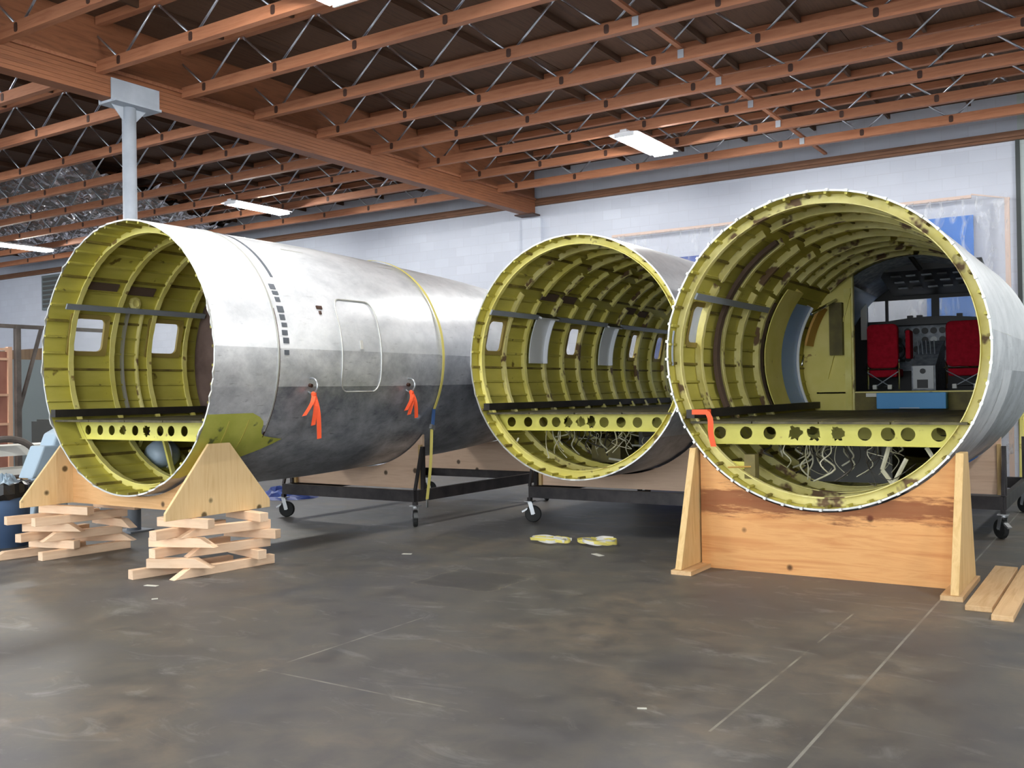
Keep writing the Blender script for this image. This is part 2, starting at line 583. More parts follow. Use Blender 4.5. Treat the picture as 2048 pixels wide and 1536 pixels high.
def build_shell():
    m = MB().box(XL, XR, YF, WALL_Y, -0.15, 0)
    struct(m.build('floor', 'concrete_floor'), 'dark mottled concrete warehouse floor')
    w = MB().box(XL, -1.5, WALL_Y, WALL_Y + 0.2, 0, DECK + 0.02).build('wall_back', 'block_wall')
    struct(w, 'pale painted block wall behind the fuselage sections')
    m = MB().box(XL, -26.9, WALL_Y - 0.03, WALL_Y, 0, 3.2)
    m.build('plywood_lining', 'plywood_wall', w)
    w2 = MB().box(-1.5, XR, WALL_Y, WALL_Y + 0.2, 0, DECK + 0.02).build('wall_right', 'block_wall_green')
    struct(w2, 'pale green grey stretch of block wall at the right edge')
    w3 = MB().box(XL - 0.2, XL, YF, WALL_Y, 0, DECK + 0.02).build('wall_left', 'block_wall')
    struct(w3, 'pale block wall far off on the left')
    w4 = MB().box(XR, XR + 0.2, YF, WALL_Y, 0, DECK + 0.02).build('wall_side', 'block_wall')
    struct(w4, 'pale block wall out of sight on the right')
    # vertical conduit at the change of wall colour
    c = MB().box(-1.53, -1.47, WALL_Y - 0.05, WALL_Y, 0, 5.5).build('trim_1', 'conduit_dark')
    struct(c, 'dark vertical strip where the two wall colours meet')
    # pilaster under the beam end
    c = MB().box(BEAM_X - 0.22, BEAM_X + 0.22, WALL_Y - 0.1, WALL_Y, 0, 5.2).build('trim_2', 'block_wall')
    struct(c, 'shallow pale pilaster under the end of the glulam beam')
    # ledger on the wall
    lg = MB().box(XL, XR, WALL_Y - 0.09, WALL_Y, 5.46, 5.60).build('trim_3', 'ledger_wood')
    struct(lg, 'brown timber ledger bolted along the top of the block wall')
    MB().box(XL, XR, WALL_Y - 0.13, WALL_Y - 0.09, 5.50, 5.54).build('ledger_strip', 'ledger_wood', lg)
    # ceiling deck as plywood sheets, with sub-purlins
    ce = MB().box(XL, XR, YF, WALL_Y, DECK + 0.02, DECK + 0.08).build('ceiling', 'deck_wood')
    struct(ce, 'dark plywood roof deck above the open-web joists')
    sheet = MB().box(-1.215, 1.215, -0.605, 0.605, -0.018, 0).mesh('deck_sheet', 'deck_wood')
    for j in range(-2, 9):
        yy = JY[3] + 1.222 * j - 0.611
        for i in range(-12, 4):
            xx = BEAM_X + 2.44 * i + (1.22 if j % 2 else 0)
            if xx < XL + 1.3 or xx > 3.2 or yy > WALL_Y - 0.6:
                continue
            link('deck_sheet', sheet, ce, (xx, yy, DECK + 0.02))
    x = -29.0
    while x < 3:
        MB().box(x - 0.02, x + 0.02, 3.2, WALL_Y - 0.1, DECK - 0.085, DECK).build('sub_purlin', 'purlin_wood', ce)
        x += 1.22
    # crumpled foil insulation blankets hanging in the far left bays
    rnd = random.Random(3)
    for k, (ya, yb) in enumerate(((10.75, 11.75), (11.98, 12.95), (13.2, 14.2), (14.42, 15.4), (15.65, 16.6))):
        xa, xb = (-27.5, -16.3 - 0.7 * k)
        nx, ny = 110, 10
        vs = []
        for i in range(nx + 1):
            for j in range(ny + 1):
                sag = 0.20 * math.sin(PI * j / ny) + 0.10
                vs.append((xa + (xb - xa) * i / nx + rnd.uniform(-.03, .03), ya + (yb - ya) * j / ny + rnd.uniform(-.02, .02),
                           DECK - sag + rnd.uniform(-.06, .06)))
        fs = [(i * (ny + 1) + j, i * (ny + 1) + j + 1, (i + 1) * (ny + 1) + j + 1, (i + 1) * (ny + 1) + j) for i in range(nx) for j in range(ny)]
        MB().add(vs, fs).build('foil_blanket', 'foil', ce)


def build_beam_and_column():
    b = thing('glulam_beam', (BEAM_X, 7.0, 5.28), 'massive glued laminated timber beam running back to the block wall', 'beam')
    # laminations: each board of the glulam is its own piece
    z = 5.26
    for k in range(6):
        bevel(MB().box(BEAM_X - 0.11, BEAM_X + 0.11, -1.0, WALL_Y - 0.12, z, z + 0.0485).build('lamination', 'glulam_wood', b), 0.003, 1)
        z += 0.05
    MB().box(BEAM_X - 0.14, BEAM_X + 0.14, -1.0, WALL_Y - 0.12, z, z + 0.04).build('nailer', 'joist_wood', b)
    MB().box(BEAM_X - 0.10, BEAM_X + 0.10, -1.0, WALL_Y - 0.12, z + 0.04, DECK).build('upper_web', 'glulam_wood', b)
    MB().box(BEAM_X - 0.22, BEAM_X + 0.22, WALL_Y - 0.40, WALL_Y - 0.11, 5.235, 5.26).build('bearing_plate', 'pin_dark', b)
    c = thing('steel_column', (BEAM_X, 7.45, 0), 'grey round steel column holding up the glulam beam', 'column')
    MB().lathe((BEAM_X, 7.45, 0), [(0.084, 0.02), (0.084, 5.23)], n=24).build('shaft', 'column_paint', c, True)
    MB().box(BEAM_X - 0.17, BEAM_X + 0.17, 7.28, 7.62, 0, 0.02).build('base_plate', 'column_paint', c)
    MB().box(BEAM_X - 0.17, BEAM_X + 0.17, 7.15, 7.80, 5.225, 5.255).build('bearing_plate', 'column_paint', c)
    for s in (-1, 1):
        MB().box(BEAM_X + s * 0.115, BEAM_X + s * 0.127, 7.12, 7.80, 5.23, 5.50).build('side_plate', 'column_paint', c)
        MB().prism([(7.45 + s * 0.08, 5.225), (7.45 + s * 0.24, 5.225), (7.45 + s * 0.08, 5.05)], 'x', BEAM_X - 0.008, BEAM_X + 0.008).build('stiffener', 'column_paint', c)


ORD = ['nearest', 'second from', 'third from', 'fourth from', 'fifth from', 'sixth from', 'seventh from', 'eighth from', 'ninth from', 'tenth from', 'eleventh from']


def build_joists():
    pitch = 1.27
    top, bot = DECK - 0.07, JB + 0.07

    def web_mesh(dx):
        p, q = Vector((-dx / 2, 0, -(top - bot) / 2)), Vector((dx / 2, 0, (top - bot) / 2))
        d = (q - p).normalized()
        m = MB()
        # flattened ends, round middle
        m.tube(p + d * 0.10, q - d * 0.10, 0.0135, 8)
        m.bar(p, p + d * 0.12, 0.032, 0.008, (0, 1, 0))
        m.bar(q - d * 0.12, q, 0.032, 0.008, (0, 1, 0))
        return m.mesh('web_tube', 'galvanised', True)
    up, dn = web_mesh(pitch / 2), web_mesh(-pitch / 2)
    pin = MB().prism(rrect(-0.03, 0.03, -0.05, 0.05, 0.02, 2), 'y', -0.003, 0.003).mesh('pin_plate', 'pin_dark')
    for side in (1, -1):
        js = [y for y in JY if (side > 0 and y > 4.4) or (side < 0 and y > 5.6)]
        for n, y in enumerate(reversed(js)):
            if side > 0:
                x0, x1 = BEAM_X + 0.115, 5.2
                lb = 'orange timber open-web roof joist %s the back wall, right of the glulam beam' % ORD[n]
            else:
                x0, x1 = -29.5, BEAM_X - 0.115
                lb = 'brown timber open-web roof joist %s the back wall, left of the glulam beam' % ORD[n]
            t = thing('ceiling_joist', ((x0 + x1) / 2, y, JB), lb, 'joist', 'open-web roof joists')
            for z0, z1, nm in ((JB, JB + 0.135, 'bottom_chord'), (DECK - 0.10, DECK - 0.002, 'top_chord')):
                # chord in finger-jointed lengths: two laminae side by side, web in the slot between
                me = MB().box(-(x1 - x0) / 2, (x1 - x0) / 2, -0.045, 0.045, -(z1 - z0) / 2, (z1 - z0) / 2).mesh(nm, 'joist_wood')
                link(nm, me, t, ((x0 + x1) / 2, y, (z0 + z1) / 2))
            k = 0
            while True:
                xn = (BEAM_X + 0.55 + k * pitch) if side > 0 else (BEAM_X - 0.62 - k * pitch)
                if xn > x1 - 0.3 or xn < x0 + 0.3:
                    break
                if side > 0 and xn > 2.2:
                    break
                if side < 0 and xn < -27.5:
                    break
                link('web_tube', up, t, (xn + pitch / 4, y, (top + bot) / 2))
                link('web_tube', dn, t, (xn - pitch / 4, y, (top + bot) / 2))
                link('pin_plate', pin, t, (xn, y - 0.047, JB + 0.07))
                k += 1
    # bridging board with hanger caps
    b = thing('bridging_board', (-4.42, 12.0, 5.58), 'thin timber bridging board threaded through the roof joists with grey clips', 'board')
    MB().box(-4.45, -4.39, 5.0, WALL_Y - 0.14, 5.636, 5.67).build('board', 'joist_wood', b)
    for y in JY:
        if y > 8:
            MB().box(-4.46, -4.385, y - 0.055, y - 0.046, 5.53, 5.63).build('clip', 'bracket_grey', b)


def build_lights():
    def fix(x, y, label):
        t = thing('strip_light', (x, y, 5.42), label, 'light', 'fluorescent strip lights under the joists')
        z = 5.43
        L = 0.74
        MB().prism([(-0.05, 0.068), (0.05, 0.068), (0.06, 0.02), (-0.06, 0.02)], 'y', -L, L)
        hs = MB()
        hs.prism([(x - 0.05, z + 0.065), (x + 0.05, z + 0.065), (x + 0.06, z + 0.02), (x - 0.06, z + 0.02)], 'y', y - L, y + L)
        hs.build('housing', 'fixture_white', t)
        for s in (-1, 1):
            w = MB().prism([(x + s * 0.06, z + 0.02), (x + s * 0.06, z + 0.03), (x + s * 0.24, z + 0.01), (x + s * 0.24, z)], 'y', y - L, y + L)  # wings widened so the white reflector stands in for lamp glow
            w.build('reflector_wing', 'fixture_white', t)
            MB().tube((x + s * 0.12, y - L + 0.04, z - 0.015), (x + s * 0.12, y + L - 0.04, z - 0.015), 0.022, 8).build('lamp_tube', 'tube_light', t, True)
        for s in (-1, 1):
            MB().box(x - 0.16, x + 0.16, y + s * (L - 0.03) - 0.012, y + s * (L - 0.03) + 0.012, z - 0.04, z + 0.02).build('lamp_holder', 'fixture_white', t)
    fix(-6.3, 13.60, 'glaring fluorescent strip light above the middle fuselage section')
    fix(-6.3, 6.20, 'fluorescent strip light cut by the top edge of the photo')
    fix(-14.8, 13.55, 'fluorescent strip light above the left fuselage, behind the column')
    fix(-23.2, 13.55, 'fluorescent strip light at the far left edge')
    fix(2.2, 6.20, 'fluorescent strip light out of view on the right')  # from here on: unseen fixtures continuing the grid, added to light the room
    fix(2.2, -1.1, 'unseen fluorescent strip light above and behind the camera, right')
    fix(-6.3, -1.1, 'unseen fluorescent strip light above and behind the camera, left')
    fix(2.2, 13.6, 'unseen fluorescent strip light beyond the right edge near the back wall')
    fix(-14.8, 6.2, 'fluorescent strip light out of view above the left edge')
    fix(-14.8, -1.1, 'unseen fluorescent strip light far behind the left edge')


build_shell()
build_beam_and_column()
build_joists()
build_lights()

# ------------------------------------------------------------------ fuselage helpers


def interp(tab, y):
    if y <= tab[0][0]:
        return tab[0][1]
    for (a, ra), (b, rb) in zip(tab, tab[1:]):
        if y <= b:
            t = (y - a) / (b - a)
            return ra + (rb - ra) * t
    return tab[-1][1]


class Fus:
    def __init__(s, name, cx, y0, cz, length, rtab, label, cat):
        s.cx, s.y0, s.cz, s.len, s.rtab = cx, y0, cz, length, rtab
        s.t = thing(name, (cx, y0, cz - rtab[0][1]), label, cat)

    def Rr(s, d):
        return interp(s.rtab, d)

    def P(s, a, d, off=0.0):
        r = s.Rr(d) + off
        return (s.cx + r * math.cos(R(a)), s.y0 + d, s.cz + r * math.sin(R(a)))

    def sheet(s, name, m, d0, d1, a0, a1, off, wins=(), da=4.0, dd=0.5, flip=False, smooth=True, parent=None, wband=(158.5, 175.0), jit=0.0, thick=0.0):
        na = max(1, int(math.ceil((a1 - a0) / da)))
        A = sorted(set([round(a0 + (a1 - a0) * i / na, 4) for i in range(na + 1)]))
        D = [d0 + (d1 - d0) * i / max(1, int(math.ceil((d1 - d0) / dd))) for i in range(int(math.ceil((d1 - d0) / dd)) + 1)]
        ww = [w for w in wins if w[0] > d0 and w[1] < d1] if a0 < wband[0] and a1 > wband[1] else []
        if ww:
            A = sorted(set([a for a in A if min(abs(a - wband[0]), abs(a - wband[1])) > 1.0] + list(wband)))
            es = [e for w in ww for e in w]
            D = sorted([d for d in D if min(abs(d - e) for e in es) > 0.05] + es)
        vs = [Vector(s.P(a, d + (random.uniform(-jit, jit) if (jit and j == 0) else 0), off)) for j, d in enumerate(D) for a in A]
        n = len(A)
        fs = []
        for j in range(len(D) - 1):
            for i in range(n - 1):
                am, dm = (A[i] + A[i + 1]) / 2, (D[j] + D[j + 1]) / 2
                if any(w[0] < dm < w[1] and wband[0] < am < wband[1] for w in ww):
                    continue
                q = (j * n + i, j * n + i + 1, (j + 1) * n + i + 1, (j + 1) * n + i)
                fs.append(q[::-1] if flip else q)
        return MB().add(vs, fs).build(name, m, parent or s.t, smooth)

    def arc_box(s, mb, a0, a1, r0, r1, d0, d1, n=None, jit=0.0, mi=0):
        """curved bar; r0, r1 are offsets from the local skin radius (negative inwards)"""
        n = n or max(2, int(abs(a1 - a0) / 3))
        vs, fs = [], []
        for i in range(n + 1):
            a = a0 + (a1 - a0) * i / n
            j0, j1 = (random.uniform(-jit, jit), random.uniform(-jit, jit)) if jit else (0, 0)
            vs += [s.P(a, d0 + j0, r0), s.P(a, d1 + j1, r0), s.P(a, d1 + j1, r1), s.P(a, d0 + j0, r1)]
        for i in range(n):
            for k in range(4):
                fs.append((i * 4 + k, i * 4 + (k + 1) % 4, (i + 1) * 4 + (k + 1) % 4, (i + 1) * 4 + k))
        fs.append((3, 2, 1, 0))
        fs.append(tuple(n * 4 + k for k in range(4)))
        return mb.add(vs, fs, mi)

    def frame(s, d, segs=((0, 360),), m='primer_frame', depth=0.105, w=0.055, jit=0.006):
        for a0, a1 in segs:
            mb = MB()
            s.arc_box(mb, a0, a1, -depth, -depth + 0.008, d, d + w, jit=jit)          # inner flange
            s.arc_box(mb, a0, a1, -depth + 0.008, -0.014, d + w - 0.006, d + w)        # web
            s.arc_box(mb, a0, a1, -0.024, -0.014, d + w, d + w + 0.03)                 # outer foot
            mb.build('frame', m, s.t)

    def stringers(s, angles, d0, d1, wins, m='primer_string', band=(156, 178)):
        for a in angles:
            segs = [(d0, d1)]
            if band[0] < a % 360 < band[1] and wins:
                segs, c = [], d0
                for w in wins:
                    if w[0] - 0.06 > c + 0.08:
                        segs.append((c, w[0] - 0.06))
                    c = w[1] + 0.06
                if c < d1 - 0.1:
                    segs.append((c, d1))
            for e0, e1 in segs:
                mb = MB()
                n = max(1, int((e1 - e0) / 0.9))
                da = R(0.45)
                vs, fs = [], []
                for k in range(n + 1):
                    d = e0 + (e1 - e0) * k / n
                    for aa, off in ((a - 0.55, -0.012), (a - 0.45, -0.036), (a + 0.45, -0.036), (a + 0.55, -0.012)):
                        vs.append(s.P(aa, d, off))
                for k in range(n):
                    for q in range(3):
                        fs.append((k * 4 + q, k * 4 + q + 1, (k + 1) * 4 + q + 1, (k + 1) * 4 + q))
                fs += [(0, 3, 2, 1), tuple(n * 4 + q for q in range(4))]
                mb.add(vs, fs).build('stringer', m if (int(a / 7.5) % 3) else 'stringer_dark', s.t)

    def window(s, d0, d1, a0=158.5, a1=175.0):
        """frame with rounded opening, plus the pane"""
        def uv(u, v, off):
            return s.P(a1 + (a0 - a1) * v, d0 + (d1 - d0) * u, off)
        outer = rrect(-0.10, 1.10, -0.10, 1.10, 0.06, 4)
        inner = rrect(0.03, 0.97, 0.03, 0.97, 0.16, 4)
        n = len(outer)
        mb = MB()
        vs = [uv(u, v, -0.030) for u, v in outer] + [uv(u, v, -0.030) for u, v in inner] + [uv(u, v, 0.002) for u, v in inner] + [uv(u, v, -0.011) for u, v in outer]
        fs = []
        for i in range(n):
            k = (i + 1) % n
            fs += [(i, k, n + k, n + i), (n + i, n + k, 2 * n + k, 2 * n + i), (3 * n + i, 3 * n + k, k, i)]
        w = mb.add(vs, fs).build('window_frame', 'window_seal', s.t)
        nv = len(inner)
        MB().add([uv(u, v, -0.004) for u, v in inner], [tuple(range(nv))]).build('pane', 'pane', w)

    def rail(s, a, d0, d1, off=-0.125, m='rail_grey', gaps=()):
        c = d0
        for g in list(gaps) + [(d1, d1)]:
            if g[0] > c:
                mb = MB()
                s.arc_box(mb, a - 1.4, a + 1.4, off, off + 0.02, c, g[0], n=2)
                mb.build('wall_rail', m, s.t)
            c = g[1]

    def cut_edge(s, jit=0.012, n=150):
        vs, fs = [], []
        for i in range(n):
            a = 360 * i / n
            j = random.uniform(-jit, jit * 0.3) if random.random() < 0.35 else 0
            vs += [s.P(a, j - 0.001, 0.003), s.P(a, j - 0.001, -0.013), s.P(a, 0.007, -0.0135), s.P(a, 0.007, 0.0035)]
        for i in range(n):
            k = (i + 1) % n
            for q in range(4):
                fs.append((i * 4 + q, k * 4 + q, k * 4 + (q + 1) % 4, i * 4 + (q + 1) % 4))
        MB().add(vs, fs).build('cut_edge', 'alu_edge', s.t)

    def cabin_floor(s, d0, d1, drop=0.62, xl=None, xr=None):
        z = s.cz - drop
        h = math.sqrt(1.34 ** 2 - drop ** 2)
        xl = -h if xl is None else xl
        xr = h if xr is None else xr
        n = 4
        for k in range(n):       # floor boards run lengthways
            a, b = s.cx + xl + (xr - xl) * k / n, s.cx + xl + (xr - xl) * (k + 1) / n
            MB().box(a + 0.006, b - 0.006, s.y0 + d0, s.y0 + d1, z - 0.02, z).build('floor_board', 'cabin_floor', s.t)
        for q, (a, b) in enumerate(((xl - 0.02, xl + 0.06),)):
            mb = MB().box(s.cx + a, s.cx + b, s.y0 + d0 - 0.03, s.y0 + d1, z + 0.03, z + 0.11)
            mb.build('floor_sill', 'sill_black', s.t)
        return z

    def floor_beam(s, d, ztop, zbot, holes, hr, m='primer_beam', ragged=()):
        """transverse beam with lightening holes; ends cut to the hull curve"""
        y = s.y0 + d
        rr = 1.345
        ht = math.sqrt(rr ** 2 - (s.cz - ztop) ** 2)
        hb = math.sqrt(rr ** 2 - (s.cz - zbot) ** 2)
        zc = (ztop + zbot) / 2
        hx = sorted(holes)
        edges = [hx[0] - 0.10] + [(a + b) / 2 for a, b in zip(hx, hx[1:])] + [hx[-1] + 0.10]
        mb = MB()
        t = 0.008
        for x, e0, e1 in zip(hx, edges, edges[1:]):
            angs = sorted(set([2 * PI * k / 20 for k in range(20)] + [math.atan2(b - zc, a - x) % (2 * PI) for a in (e0, e1) for b in (ztop, zbot)]))
            ci, ou = [], []
            for a in angs:
                c, sn = math.cos(a), math.sin(a)
                k = hr * (1 + (random.uniform(-.25, .3) if x in ragged else 0))
                ci.append((x + k * c, zc + k * sn))
                kx = ((e1 - x) / c if c > 1e-6 else ((e0 - x) / c if c < -1e-6 else 1e9))
                kz = ((ztop - zc) / sn if sn > 1e-6 else ((zbot - zc) / sn if sn < -1e-6 else 1e9))
                k = min(kx, kz)
                ou.append((x + k * c, zc + k * sn))
            n = len(angs)
            vs = [(p[0], y, p[1]) for p in ci] + [(p[0], y, p[1]) for p in ou] + [(p[0], y + t, p[1]) for p in ci] + [(p[0], y + t, p[1]) for p in ou]
            fs = []
            for i in range(n):
                k = (i + 1) % n
                fs += [(i, n + i, n + k, k), (2 * n + i, 2 * n + k, 3 * n + k, 3 * n + i), (i, k, 2 * n + k, 2 * n + i)]
            mb.add(vs, fs)
        e0, e1 = edges[0], edges[-1]
        mb.prism([(s.cx - hb, zbot), (e0, zbot), (e0, ztop), (s.cx - ht, ztop)], 'y', y, y + t)
        mb.prism([(e1, zbot), (s.cx + hb, zbot), (s.cx + ht, ztop), (e1, ztop)], 'y', y, y + t)
        b = mb.build('floor_beam', m, s.t)
        MB().box(s.cx - ht, s.cx + ht, y - 0.03, y + t, ztop, ztop + 0.01).build('flange', m, b)
        MB().box(s.cx - hb, s.cx + hb, y - 0.025, y + t, zbot - 0.006, zbot).build('flange', m, b)
        return b

    def wires(s, n, d0, d1, ztop, seed, x0=-0.8, x1=0.8, drop=0.45):
        rn = random.Random(seed)
        for k in range(n):
            x = s.cx + rn.uniform(x0, x1)
            y = s.y0 + rn.uniform(d0, d1)
            L = rn.uniform(0.1, drop)
            pts = [(x, y, ztop)]
            for q in range(1, 4):
                pts.append((x + rn.uniform(-.09, .09) * q / 2, y + rn.uniform(-.1, .1), ztop - L * q / 3))
            if rn.random() < 0.15:
                pts.append((pts[-1][0] + rn.uniform(-.25, .25), pts[-1][1], pts[-1][2] + rn.uniform(0, .15)))
            MB().path(smoothed(pts, 4), rn.choice((0.004, 0.006, 0.009)), 5).build('wire', 'wire_pale' if rn.random() < 0.75 else 'wire_dark', s.t, True)


STR = [7.5 * k + 3 for k in range(48)]

# ------------------------------------------------------------------ left fuselage


def left_fuselage():
    s = Fus('fuselage_section', -8.47, 5.95, 2.04, 7.2,
            [(0, 1.375), (2.2, 1.37), (3.05, 1.345), (4.04, 1.30), (5.18, 1.25), (6.1, 1.175), (7.2, 1.06)],
            'long silver fuselage section on the left, tapering to the back, held by a yellow strap', 'fuselage')
    wins = [(0.30, 0.70), (1.29, 1.70)]
    # outer skin in plates; lower ones hold the underside shade in their colour
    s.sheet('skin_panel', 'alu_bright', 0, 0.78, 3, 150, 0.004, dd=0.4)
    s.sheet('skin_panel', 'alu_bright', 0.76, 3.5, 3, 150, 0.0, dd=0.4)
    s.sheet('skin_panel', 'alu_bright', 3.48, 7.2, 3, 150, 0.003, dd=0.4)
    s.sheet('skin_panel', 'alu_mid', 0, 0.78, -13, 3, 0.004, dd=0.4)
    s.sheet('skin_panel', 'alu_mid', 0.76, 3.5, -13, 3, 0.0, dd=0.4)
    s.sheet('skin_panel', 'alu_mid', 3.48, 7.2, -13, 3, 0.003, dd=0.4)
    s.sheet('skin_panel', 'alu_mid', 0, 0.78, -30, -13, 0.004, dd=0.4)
    s.sheet('skin_panel', 'alu_shaded', 0, 0.78, -110, -30, 0.001, dd=0.4)
    s.sheet('skin_panel', 'alu_shaded', 0.76, 3.5, -110, -13, 0.001, dd=0.4)
    s.sheet('skin_panel', 'alu_shaded', 3.48, 7.2, -110, -13, 0.003, dd=0.4)
    s.sheet('skin_panel', 'alu_mid', 0, 7.2, 150, 250, 0.0, wins, dd=0.4)
    s.sheet('inner_skin', 'primer_skin', 0, 7.2, 0, 360, -0.012, wins, dd=0.4, flip=True)
    # primed patch where the outer sheet is gone
    rows = [(-24, 0.55), (-26, 0.66), (-28, 0.72), (-30, 0.74), (-32, 0.74), (-34, 0.76), (-35.5, 0.82), (-36.5, 0.94), (-37.5, 1.08), (-40, 0.98), (-43, 0.84), (-46, 0.68), (-49, 0.5), (-53, 0.3), (-58, 0.1)]
    vs, fs = [], []
    nn = 8
    for a, dm in rows:
        for k in range(nn + 1):
            vs.append(s.P(a, dm * k / nn, 0.009))
    for i in range(len(rows) - 1):
        for k in range(nn):
            b = i * (nn + 1) + k
            fs.append((b, b + nn + 1, b + nn + 2, b + 1))
    patch = MB().add(vs, fs).build('primed_patch', 'primer_green', s.t, True)
    patch['label'] = 'bare green primer patch with a torn edge'
    for d in (0.28, 0.52):
        mb = MB()
        s.arc_box(mb, -27, -50 if d < 0.4 else -46, 0.009, 0.014, d, d + 0.012, n=10)
        mb.build('rivet_line', 'primer_string', patch)
    # lap seam and row of dark patches
    mb = MB()
    s.arc_box(mb, -33, 84, 0.0, 0.012, 0.775, 0.792, n=40)
    mb.build('lap_seam', 'alu_edge', s.t)
    mb = MB()
    s.arc_box(mb, -36, 20, 0.0, 0.010, 0.792, 0.802, n=24)
    mb.build('lap_seam', 'pin_dark', s.t)
    a = 32.0
    for k in range(9):
        w = (2.6, 1.8, 2.2, 2.8, 2.4, 1.8, 2.2, 2.4, 2.0)[k]
        mb = MB()
        s.arc_box(mb, a - w, a, 0.001, 0.005, 0.855 + 0.006 * (k % 3), 0.93 + 0.008 * (k % 2), n=2)
        mb.build('sealant_patch', 'dark_patch', s.t)
        a -= w + (0.9, 1.2, 2.0, 1.0, 1.2, 1.4, 1.0, 2.8, 1)[k]
    mb = MB()
    s.arc_box(mb, 36, 80, 0.001, 0.004, 0.94, 0.975, n=14)
    mb.build('sealant_patch', 'dark_patch', s.t)
    # service door outline
    pts = [s.P(-15.5 + 43 * v, 1.70 + 0.64 * u, 0.006) for u, v in resample(rrect(0, 1, 0, 1, 0.16, 5))]
    door = MB().path(pts + [pts[0]], 0.009, 6).build('service_door', 'alu_edge', s.t, True)
    mb = MB()
    s.arc_box(mb, 4, 8, 0.005, 0.012, 1.99, 2.03, n=2)
    mb.build('door_latch', 'off_white', door)
    mb = MB()
    s.arc_box(mb, 21.5, 23, 0.0, 0.012, 1.42, 1.50, n=2)
    s.arc_box(mb, 19, 20.5, 0.0, 0.012, 1.44, 1.47, n=2)
    mb.build('vent_slot', 'pin_dark', s.t)
    # upper lap joint along the crown
    mb = MB()
    s.arc_box(mb, 60.0, 60.7, 0.0, 0.006, 1.5, 3.4, n=1)
    mb.build('lap_strip', 'alu_edge', s.t)
    for aa in (3, -13):
        mb = MB()
        s.arc_box(mb, aa - 0.25, aa + 0.25, 0.0, 0.006, 0, 3.5, n=1)
        mb.build('lap_strip', 'alu_mid', s.t)
    for d in (1.24, 2.85):
        p = Vector(s.P(-12.4, d, 0.035))
        r_ = MB().ring(p, 0.078, 0.011, 'y', 22, 6)
        # ring turned to face along the hull
        r_.build('tie_ring', 'zinc', s.t, True)
        q = Vector(s.P(-12.4, d, 0.0))
        MB().tube(q, p, 0.02, 8).build('ring_boss', 'pin_dark', s.t)
    # inside
    frames = [0.24, 0.74, 1.23, 1.73, 2.2]
    for d in frames[:-1]:
        s.frame(d, ((0, 360),), 'primer_frame', 0.10, 0.06, 0.004)
    for d in (0.93, 1.12):
        mb = MB()
        s.arc_box(mb, 152, 206, -0.06, -0.012, d, d + 0.02, n=18)
        mb.build('door_post', 'alu_edge' if d < 1 else 'primer_frame_worn', s.t)
    s.stringers([a for a in STR if not (200 < a < 215)], 0.0, 1.95, wins)
    for w in wins:
        s.window(*w)
    s.rail(152, 0.12, 1.94)
    for d0, d1, a0, a1 in ((0.34, 0.70, 139.5, 143.5), (0.84, 1.18, 140, 144.5)):
        mb = MB()
        s.arc_box(mb, a0, a1, -0.05, -0.035, d0, d1, n=3)
        mb.build('brown_pad', 'brown_pad', s.t)
    p = Vector(s.P(150, 0.98, -0.05)) + Vector((0, 0, 0.02))
    MB().lathe(p, [(0.075, 0.0), (0.075, 0.02), (0.045, 0.03), (0.045, 0.01)], 'x', 8).build('cable_fitting', 'primer_frame_worn', s.t)
    # brown bulkhead closing the compartment
    MB().lathe((s.cx, s.y0 + 1.97, s.cz), [(1.345, 0), (1.345, 0.03)], 'y', 48).build('bulkhead', 'brown_bulkhead', s.t)
    z = s.cabin_floor(0.02, 1.95)
    s.floor_beam(0.25, z - 0.02, z - 0.205, [-9.42, -9.21, -9.01, -8.82, -8.62, -8.43, -8.22, -8.05, -7.85], 0.052, ragged=(-8.82, -8.43))
    # things under the floor
    tank = MB().lathe((-9.22, 6.98, 1.0), [(0.05, -0.17), (0.12, -0.15), (0.16, -0.08), (0.16, 0.08), (0.12, 0.15), (0.05, 0.17)], 'y', 24).build('pressure_bottle', 'blue_tank', s.t, True)
    MB().ring((-9.22, 6.98, 1.0), 0.163, 0.012, 'y', 24).build('band', 'off_white', tank, True)
    MB().lathe((-9.55, 7.1, 1.14), [(0.06, -0.06), (0.12, -0.05), (0.12, 0.05), (0.06, 0.06)], 'y', 20).build('air_outlet', 'brown_bulkhead', s.t)
    MB().lathe((-9.62, 6.5, 1.12), [(0.07, -0.03), (0.09, 0.0), (0.07, 0.03)], 'y', 20).build('duct_flange', 'olive_panel', s.t)
    MB().bar((-9.52, 6.85, 0.98), (-9.38, 6.85, 1.22), 0.03, 0.03).build('strut', 'primer_frame', s.t)
    MB().bar((-9.02, 6.85, 1.22), (-8.86, 6.85, 0.78), 0.05, 0.03).build('strut', 'primer_frame', s.t)
    s.cut_edge(0.02)
    return s


